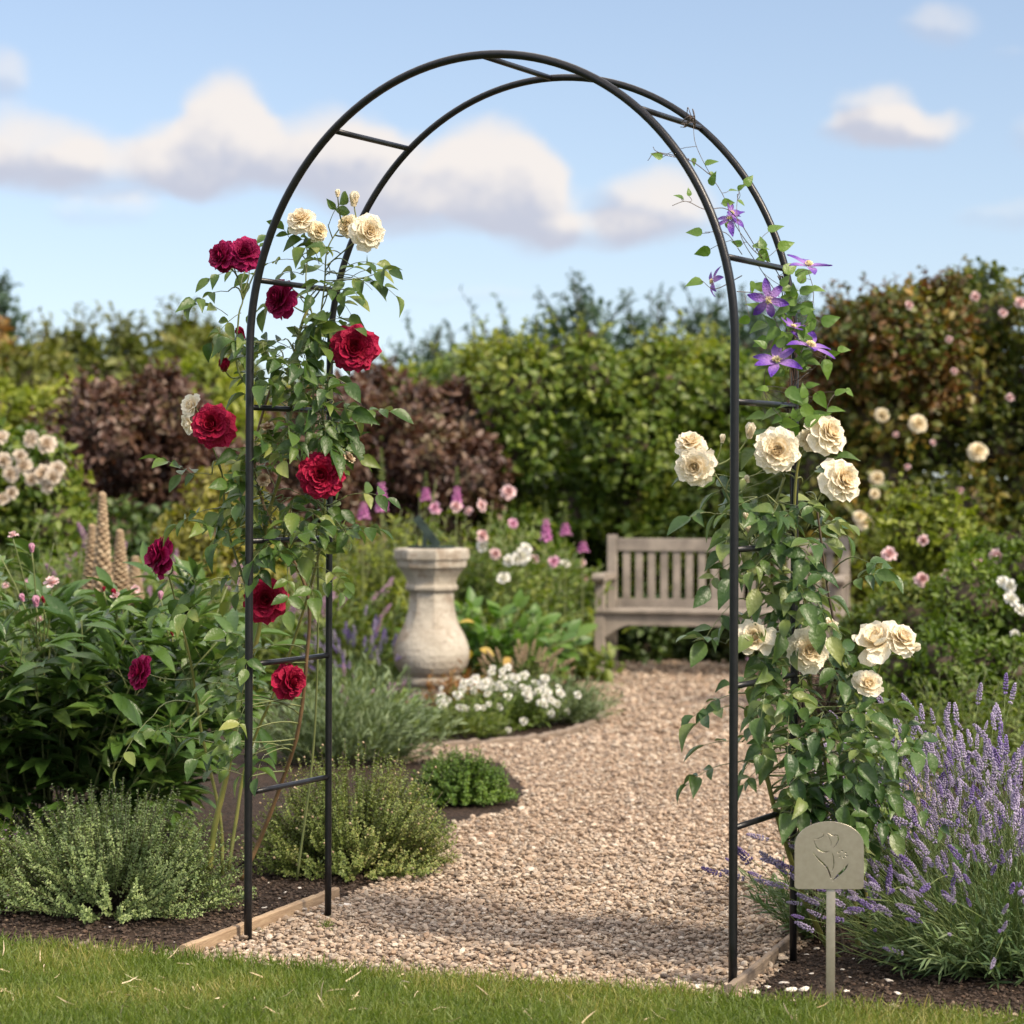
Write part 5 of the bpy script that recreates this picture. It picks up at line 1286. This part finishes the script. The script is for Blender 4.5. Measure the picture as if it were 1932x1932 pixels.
# reddish young growth crowning the rose hedge
hedge('red_shrub', 'red-tipped photinia growth topping the left end of the rose hedge', 'shrub', [(1538, 700), (1560, 640), (1600, 605), (1660, 578), (1720, 566), (1770, 568), (1810, 590)], 16.6, .5, .22, M['red_shoot'], 5200, .048, T=LF2, shoots=90, shoot_len=.3, core=False, z0=1.85)
hedge('garden_shrub', 'loose yellow-green shrub in front of the rose hedge', 'shrub', [(1672, 1010), (1695, 985), (1725, 975), (1755, 972), (1785, 990), (1800, 1040)], 13.6, .4, .15, M['hedge_lime'], 6500, .040, T=LF2, shoots=60, shoot_len=.25)


# upright perennials
def perennial(name, label, cat, c, rb, N, L, spread, mat, size, m, T=LANCE, tip=None, tips=1.0, ell=(1, 1), droop=.2, group=None, angle=45, stemmat=None, t0=.1, tipn=None, wid=1.0):
    t = thing(name, (c[0], c[1], 0), label, cat, group)
    cu = clump((c[0], c[1], .01), rb, N, L, spread, droop, 8, ell=ell, power=.55); ms = MB(); ms.tubes(cu, np.linspace(.004, .002, 8) * (L / .8), 3); ms.build('stems', stemmat or M['thin_green'], t)
    ml = MB(); leaves_on(ml, cu, m, size, T, angle, t0, .97, taper=.35, wid=wid); ml.build('leaves', mat, t)
    if tip:
        kind, rad, nmx = tip; k = rng.permutation(N)[:nmx]
        for i in k:
            p = cu[i, -1]; tg = norm(cu[i, -1] - cu[i, -2])
            if kind in MESH: bloom(t, MESH[kind][0] if isinstance(MESH[kind], list) else MESH[kind], p, norm(tg * .5 + np.array([rng.normal() * .3, -.8, .4])), rad * (.7 + .5 * rng.random()), name='flower', sep=False)
            else: place('flower_spike', {'spm': SPM, 'spd': SPD, 'tan': SPT, 'mauve': SPV, 'bell': SPB}[kind], t, p - tg * rad * .5, tg, rad * (.8 + .4 * rng.random()), rng.random() * 6)
    return t
def X(px, Y): return P(px, 1000, Y)[0]
SPT = spike_mesh('flower_spike', M['tan_seed']); SPV = spike_mesh('flower_spike', M['mauve']); SPB = spike_mesh('flower_spike', M['pink_bell'])

# foxgloves: stem, drooping bells below, closed green tip
def bells_mesh():
    r = np.random.default_rng(8); mb = MB(); v, f = ico(1)
    for i in range(26):
        z = i / 26; a = i * 2.4; k = 1 - .55 * z; d = np.array([[math.cos(a), math.sin(a), -.75]]); mb.inst((v, f), np.array([[.11 * math.cos(a) * k, .11 * math.sin(a) * k, z * .95]]), d, np.array([[0, 0, 1.]]), np.array([[.24 * k, .13 * k, .13 * k]]))
    return mb.mesh('bells', M['pink_bell'])
def tip_mesh(m, n=24):
    mb = MB(); v, f = ico(1)
    for i in range(n):
        z = i / n; a = i * 2.4; k = 1 - .8 * z; mb.inst((v, f), np.array([[.05 * math.cos(a) * k, .05 * math.sin(a) * k, z]]), np.array([[math.cos(a), math.sin(a), .6]]), np.array([[0, 0, 1.]]), np.array([[.10 * k + .02, .06, .06]]))
    return mb.mesh('closed_buds', m)
BELL = bells_mesh(); TIPG = tip_mesh(M['feather_leaf']); TIPT = tip_mesh(M['tan_seed'], 110)
def foxglove(px, y_tip, y_mid, y_low, Y, label, bell=True):
    x = X(px, Y); t = thing('foxglove' if bell else 'seed_spire', (x, Y, 0), label, 'foxglove' if bell else 'flower spire', 'foxgloves before the hedge' if bell else 'pale seed spires at left')
    zt, zm, zl = (P(px, q, Y)[2] for q in (y_tip, y_mid, y_low)); lean = rng.normal() * .02
    ms = MB(); z = np.linspace(0, zt, 8); ms.tubes(np.array([np.stack([x + lean * z, np.full(8, Y), z], -1)]), np.linspace(.007, .002, 8), 5); ms.build('stem', M['thin_green'], t)
    if bell: o = place('bells', BELL, t, (x + lean * zl, Y, zl), (lean, 0, 1), zm - zl); o.scale = (.24, .24, zm - zl)
    o = place('closed_buds', TIPG if bell else TIPT, t, (x + lean * zm, Y, zm if bell else zl), (lean, 0, 1), 1); h = zt - (zm if bell else zl); o.scale = (.30, .30, h) if bell else (.62, .62, h)
    cu = clump((x, Y, .01), .04, 16, .35, R(65), .4, 6); ml = MB(); leaves_on(ml, cu, 5, .13, LANCE, 40, .2, 1, wid=1.8); ml.build('leaves', M['feather_leaf'], t)
for a in [(727, 845, 905, 962, 15.0, 'tallest pink foxglove left of the sundial, before the purple bush'), (714, 880, 925, 965, 15.3, 'pink foxglove just left of the tallest one'), (800, 890, 918, 945, 15.6, 'pale pink foxglove above the sundial'), (861, 880, 915, 958, 15.2, 'magenta foxglove right above the sundial'),
          (1033, 945, 975, 1020, 15.4, 'magenta foxglove left of the bench back'), (1066, 952, 985, 1010, 15.6, 'pale foxglove nearest the bench back'), (684, 925, 945, 980, 14.8, 'short pink foxglove at the rear arch leg'), (1098, 1000, 1020, 1042, 15.6, 'small magenta foxglove beside the bench end')]:
    foxglove(*a)
for a in [(196, 930, 0, 1125, 11.8, 'tallest tan seed spire above the peony bush'), (176, 990, 0, 1120, 12.0, 'tan seed spire left of the tallest one'), (229, 1000, 0, 1130, 12.0, 'tan seed spire right of the tallest one'), (248, 1050, 0, 1140, 12.2, 'short tan seed spire beside the peony buds')]:
    foxglove(a[0], a[1], a[3] - 40, a[3], a[4], a[5], False)

perennial('tall_perennial', 'tall yellow-green feathery perennials behind the sundial left', 'perennial', (X(705, 15.4), 15.4), .26, 120, 1.02, R(17), M['hedge_lime'], .085, 26, tip=None)
perennial('tall_perennial', 'tall feathery green perennials directly behind the sundial', 'perennial', (X(800, 15.6), 15.6), .32, 150, 1.06, R(17), M['feather_leaf'], .080, 26)
perennial('flowering_perennial', 'leafy border plant with white flowers right of the sundial', 'perennial', (X(915, 15.9), 15.9), .30, 110, 1.00, R(20), M['fresh_leaf'], .075, 22, T=LEAF, tip=('white', .028, 5))
perennial('flowering_perennial', 'leafy border plant with pink flowers left of the bench', 'perennial', (X(975, 16.6), 16.6), .26, 110, .85, R(16), M['feather_leaf'], .075, 22, T=LEAF, tip=('blush', .028, 6))
pf = perennial('rose_bush', 'bush with scattered pale pink and white roses behind the sundial', 'rose bush', (X(950, 15.3), 15.3), .30, 90, .72, R(30), M['hedge_green'], .065, 22, T=LEAF)
put_flowers(pf, MESH['blush'], [(908, 953, 1.2), (960, 928, 1.3), (860, 955, 1.0), (935, 1045, 1), (910, 1010, 1.1), (884, 965, .8)], 15.0, .034)
put_flowers(pf, MESH['white'], [(984, 1050, 1.5), (975, 1055, 1), (910, 1030, 1), (960, 1058, 1), (950, 1090, 1.1), (992, 1035, 1)], 15.0, .032)
put_flowers(pf, MESH['pink'], [(820, 958, 1.1), (1045, 1060, 1), (968, 988, .9)], 15.0, .032)
# broad-leaved plant right of the sundial
def bigleaf():
    t = thing('broad_leaf_plant', (X(955, 14.6), 14.6, 0), 'lush plant with broad bright leaves right of the sundial', 'foliage plant')
    cu = clump((X(930, 14.6), 14.6, .01), .18, 130, .47, R(34), .20, 7, ell=(1.15, .8)); ms = MB(); ms.tubes(cu, .004, 4); ms.build('stems', M['thin_green'], t)
    ml = MB(); p = cu[:, -1]; tg = norm(cu[:, -1] - cu[:, -3]); N = len(p)
    for k in range(3):
        t_ = np.full((N, 1), [.98, .75, .55][k]); q = along(cu, t_)[0][:, 0]; ml.inst(LEAF, q, norm(tg + .6 * rand_dir(N) + np.array([0, -.2, -.25])), norm(np.array([0, -.5, 1.]) + .4 * rand_dir(N)), .12 * (.7 + .5 * rng.random(N)))
    ml.build('leaves', M['big_leaf'], t)
    my = MB(); q = np.array([P(x, y, 14.1) for x, y in [(895, 1175), (905, 1225), (880, 1225), (960, 1240)]]); my.inst(LEAF, q, norm(rand_dir(len(q)) * np.array([1, .5, .4])), norm(np.array([0, -.6, .8]) + .3 * rand_dir(len(q))), np.full(len(q), .09)); o = my.build('old_leaves', M['yellow_leaf'], t); o['label'] = 'yellowing old leaves low on the plant'
bigleaf()
perennial('garden_shrub', 'dark green border plant between the broad-leaved plant and the bench', 'shrub', (X(1050, 17.4), 17.4), .26, 110, .70, R(20), M['hedge_green'], .075, 24, T=LEAF)
hedge('ground_shrub', 'low dark green shrub filling the space behind the bench seat', 'shrub', [(1060, 1190), (1120, 1160), (1200, 1150), (1300, 1150), (1400, 1150), (1500, 1150), (1600, 1160), (1640, 1190)], 17.4, .4, .16, M['hedge_dark'], 9000, .05, T=LF2, shoots=0)
# lavender behind the rear left leg
lavender('blurred purple lavender between the rear arch leg and the sundial', (X(680, 13.6), 13.6), .12, 80, .44, R(26), .2, head=.062, nleaf=120, ind=80, deep=.5, ell=(1.1, .8))
perennial('grey_foliage_plant', 'grey-green grassy plant behind the oregano bush', 'foliage plant', (X(650, 11.2), 11.2), .20, 220, .40, R(42), M['grey_leaf'], .055, 20, T=NEEDLE, angle=28, wid=2.2, ell=(1.2, .8), stemmat=M['lavender_stem'])
perennial('grey_foliage_plant', 'pale mixed foliage with mauve spikes left of the sundial base', 'foliage plant', (X(662, 12.3), 12.3), .14, 120, .30, R(30), M['feather_leaf'], .05, 18, T=NEEDLE, angle=30, wid=2.2, tip=('mauve', .07, 14))
perennial('marigold', 'small plant with an apricot flower before the sundial', 'flower', (X(752, 12.1), 12.1), .06, 40, .19, R(45), M['fresh_leaf'], .05, 12, T=LEAF)
mg = perennial('marigold', 'leafy plant with yellow-orange leaves at the sundial foot', 'flower', (X(735, 12.4), 12.4), .07, 40, .22, R(45), M['mound_leaf'], .05, 12, T=LEAF, tip=('orange', .035, 2))
# white candytuft and heath in the round bed
ct = perennial('white_flower_clump', 'low clump covered with small white flowers right of the sundial', 'flower clump', (X(948, 12.75), 12.75), .13, 210, .27, R(52), M['fresh_leaf'], .035, 16, T=LANCE, ell=(1.1, .8), tip=('white', .019, 80))
perennial('heath_clump', 'rounded grey-green clump at the right end of the round bed', 'foliage plant', (X(1045, 13.0), 13.0), .13, 240, .27, R(50), M['grey_leaf'], .040, 18, T=NEEDLE, angle=30, wid=2.2, ell=(1.25, .9), stemmat=M['lavender_stem'])
perennial('heath_clump', 'low green edging plant in front of the sundial', 'foliage plant', (X(870, 12.35), 12.35), .10, 130, .18, R(60), M['feather_leaf'], .035, 16, T=NEEDLE, angle=35, wid=2.4, ell=(1.4, .8), tip=('white', .018, 8))
perennial('bronze_plant', 'bronze-leaved plant between the sundial and the white flowers', 'foliage plant', (X(868, 13.3), 13.3), .09, 70, .26, R(40), M['orange_leaf'], .05, 12, T=LANCE)
perennial('dried_spires', 'tan flower spires behind the white flowering clump', 'foliage plant', (X(985, 13.6), 13.6), .12, 55, .34, R(24), M['feather_leaf'], .04, 14, T=NEEDLE, tip=('tan', .08, 34), wid=2)
perennial('bronze_plant', 'dark reddish plant at the foot of the sundial', 'foliage plant', (X(815, 12.7), 12.7), .08, 60, .08, R(60), M['purple_leaf'], .04, 12, T=LANCE)

# left middle ground
fr = hedge('rose_bush', 'white flowering rose bush at the far left edge', 'rose bush', [(-160, 850), (-60, 822), (20, 820), (80, 840), (120, 880), (135, 940)], 14.5, .6, .22, M['hedge_green'], 12000, .045, T=LF2, shoots=40, shoot_len=.2)
put_flowers(fr, MESH['blush_white'], [(2, 825, 1.2), (58, 828, 1.3), (88, 838, 1.4), (45, 880, 1.3), (20, 895, 1.2), (80, 895, 1.5), (92, 915, 1.3), (108, 885, 1.2), (8, 870, 1.2), (60, 905, 1), (22, 930, 1), (38, 860, 1), (6, 940, 1.1), (100, 900, 1.2), (-20, 850, 1.2), (-30, 900, 1.2)], 13.85, .036)
for i, (px, Y, h, w_, mat, lab) in enumerate([(30, 12.8, .98, .34, 'fresh_leaf', 'tall leafy green perennials at the far left behind the peony'), (120, 13.2, .92, .32, 'feather_leaf', 'tall feathery plants behind the peony, under the white roses'), (235, 13.6, .82, .30, 'fresh_leaf', 'leafy green perennials behind the tan seed spires'), (330, 14.4, .78, .30, 'hedge_lime', 'yellow-green perennials below the golden shrub'), (430, 13.6, .74, .28, 'feather_leaf', 'feathery plants with mauve spikes left of the arch'), (560, 14.4, .80, .34, 'feather_leaf', 'feathery plants with pale spikes seen between the arch legs')]):
    perennial('tall_perennial', lab, 'perennial', (X(px, Y), Y), w_ * .6, 130, h, R(24), M[mat], .085, 24, T=LANCE, ell=(1.5, .8), tip=(('mauve', .11, 26) if i in (1, 2, 4, 5) else ('pink', .03, 10)))
perennial('pink_flower_plant', 'pale pink flowers on thin stems above the peony at the far left', 'perennial', (X(40, 10.2), 10.2), .22, 60, .86, R(22), M['fresh_leaf'], .06, 18, T=LANCE, tip=('blush', .022, 12), ell=(1.6, .8))
hedge('ground_shrub', 'dark green undergrowth beneath the purple bush at left', 'shrub', [(-160, 960), (0, 960), (120, 970), (240, 985), (360, 990), (480, 1000), (600, 1010), (680, 1030)], 16.2, .5, .22, M['hedge_dark'], 14000, .055, T=LF2, shoots=0)

# right middle ground
for (px, py, Y, rl, w_, mat, lab) in [(1730, 1130, 12.6, .15, 110, 'feather_leaf', 'low feathery green mound behind the lavender'), (1890, 1045, 12.2, .18, 80, 'fresh_leaf', 'taller green shrub with white flowers at the right edge'), (1790, 1215, 11.4, .13, 140, 'fresh_leaf', 'low bright shrub between the lavender and the feathery mound')]:
    h_ = hedge('garden_shrub', lab, 'shrub', [(px - w_, py + 50), (px - w_ * .5, py + 8), (px, py), (px + w_ * .6, py + 6), (px + w_ * 1.1, py + 14), (px + w_ * 1.7, py + 40)], Y, .5, rl, M[mat], 9500, .034, T=SMALL, shoots=120, shoot_len=.12)
    if px == 1890: put_flowers(h_, MESH['white'], [(1893, 1098, 1), (1905, 1105, 1.1), (1908, 1130, 1.2), (1915, 1195, .8), (1925, 1150, 1)], 11.75, .026)
    if px == 1730: put_flowers(h_, MESH['blush'], [(1677, 1045, 1.2), (1672, 1050, .8), (1740, 1093, 1.2), (1790, 1085, 1.1), (1880, 1050, 1.2), (1742, 1020, .9), (1845, 1063, 1)], 12.2, .030)
perennial('heather_clump', 'mauve flowering clump at the right end of the bench', 'foliage plant', (X(1625, 13.2), 13.2), .22, 170, .46, R(34), M['purple_leaf'], .045, 18, T=LANCE, tip=('mauve', .07, 60), ell=(1.3, .8))
perennial('garden_shrub', 'green leafy plant under the yellow-green shrub at right', 'shrub', (X(1690, 13.3), 13.3), .24, 120, .62, R(28), M['hedge_green'], .06, 20, T=LEAF)
perennial('garden_shrub', 'green leafy clump behind the lavender flower heads', 'shrub', (X(1880, 10.6), 10.6), .28, 170, .50, R(44), M['feather_leaf'], .05, 20, T=LANCE, ell=(1.6, .8))

# stone edging of the round bed
ed = catmull(np.array([G(730, 1425), G(790, 1418), G(850, 1413), G(930, 1408), G(1000, 1401), G(1060, 1391), G(1110, 1375), G(1136, 1355), G(1128, 1335)]), 10)
V = []; prof = [(-.02, -.02), (-.02, .030), (-.012, .036), (.012, .036), (.02, .030), (.02, -.02)]
tg = norm(np.gradient(ed, axis=0)); nn = np.stack([tg[:, 1], -tg[:, 0], tg[:, 2] * 0], -1); rr = np.random.default_rng(2)
for i in range(len(ed)):
    j_ = rr.normal() * .004
    for (u_, z_) in prof: V.append(ed[i] + nn[i] * u_ + np.array([0, 0, z_ + (j_ if z_ > 0 else 0)]))
F = [(i * 6 + j, (i + 1) * 6 + j, (i + 1) * 6 + (j + 1) % 6, i * 6 + (j + 1) % 6) for i in range(len(ed) - 1) for j in range(6)]
mb = MB(); mb.add(np.array(V), [np.array(F)]); tag(mb.build('bed_edging', M['timber_grey'], smooth=False, org=ed[len(ed) // 2]), 'low curved grey edging round the sundial bed', 'edging')
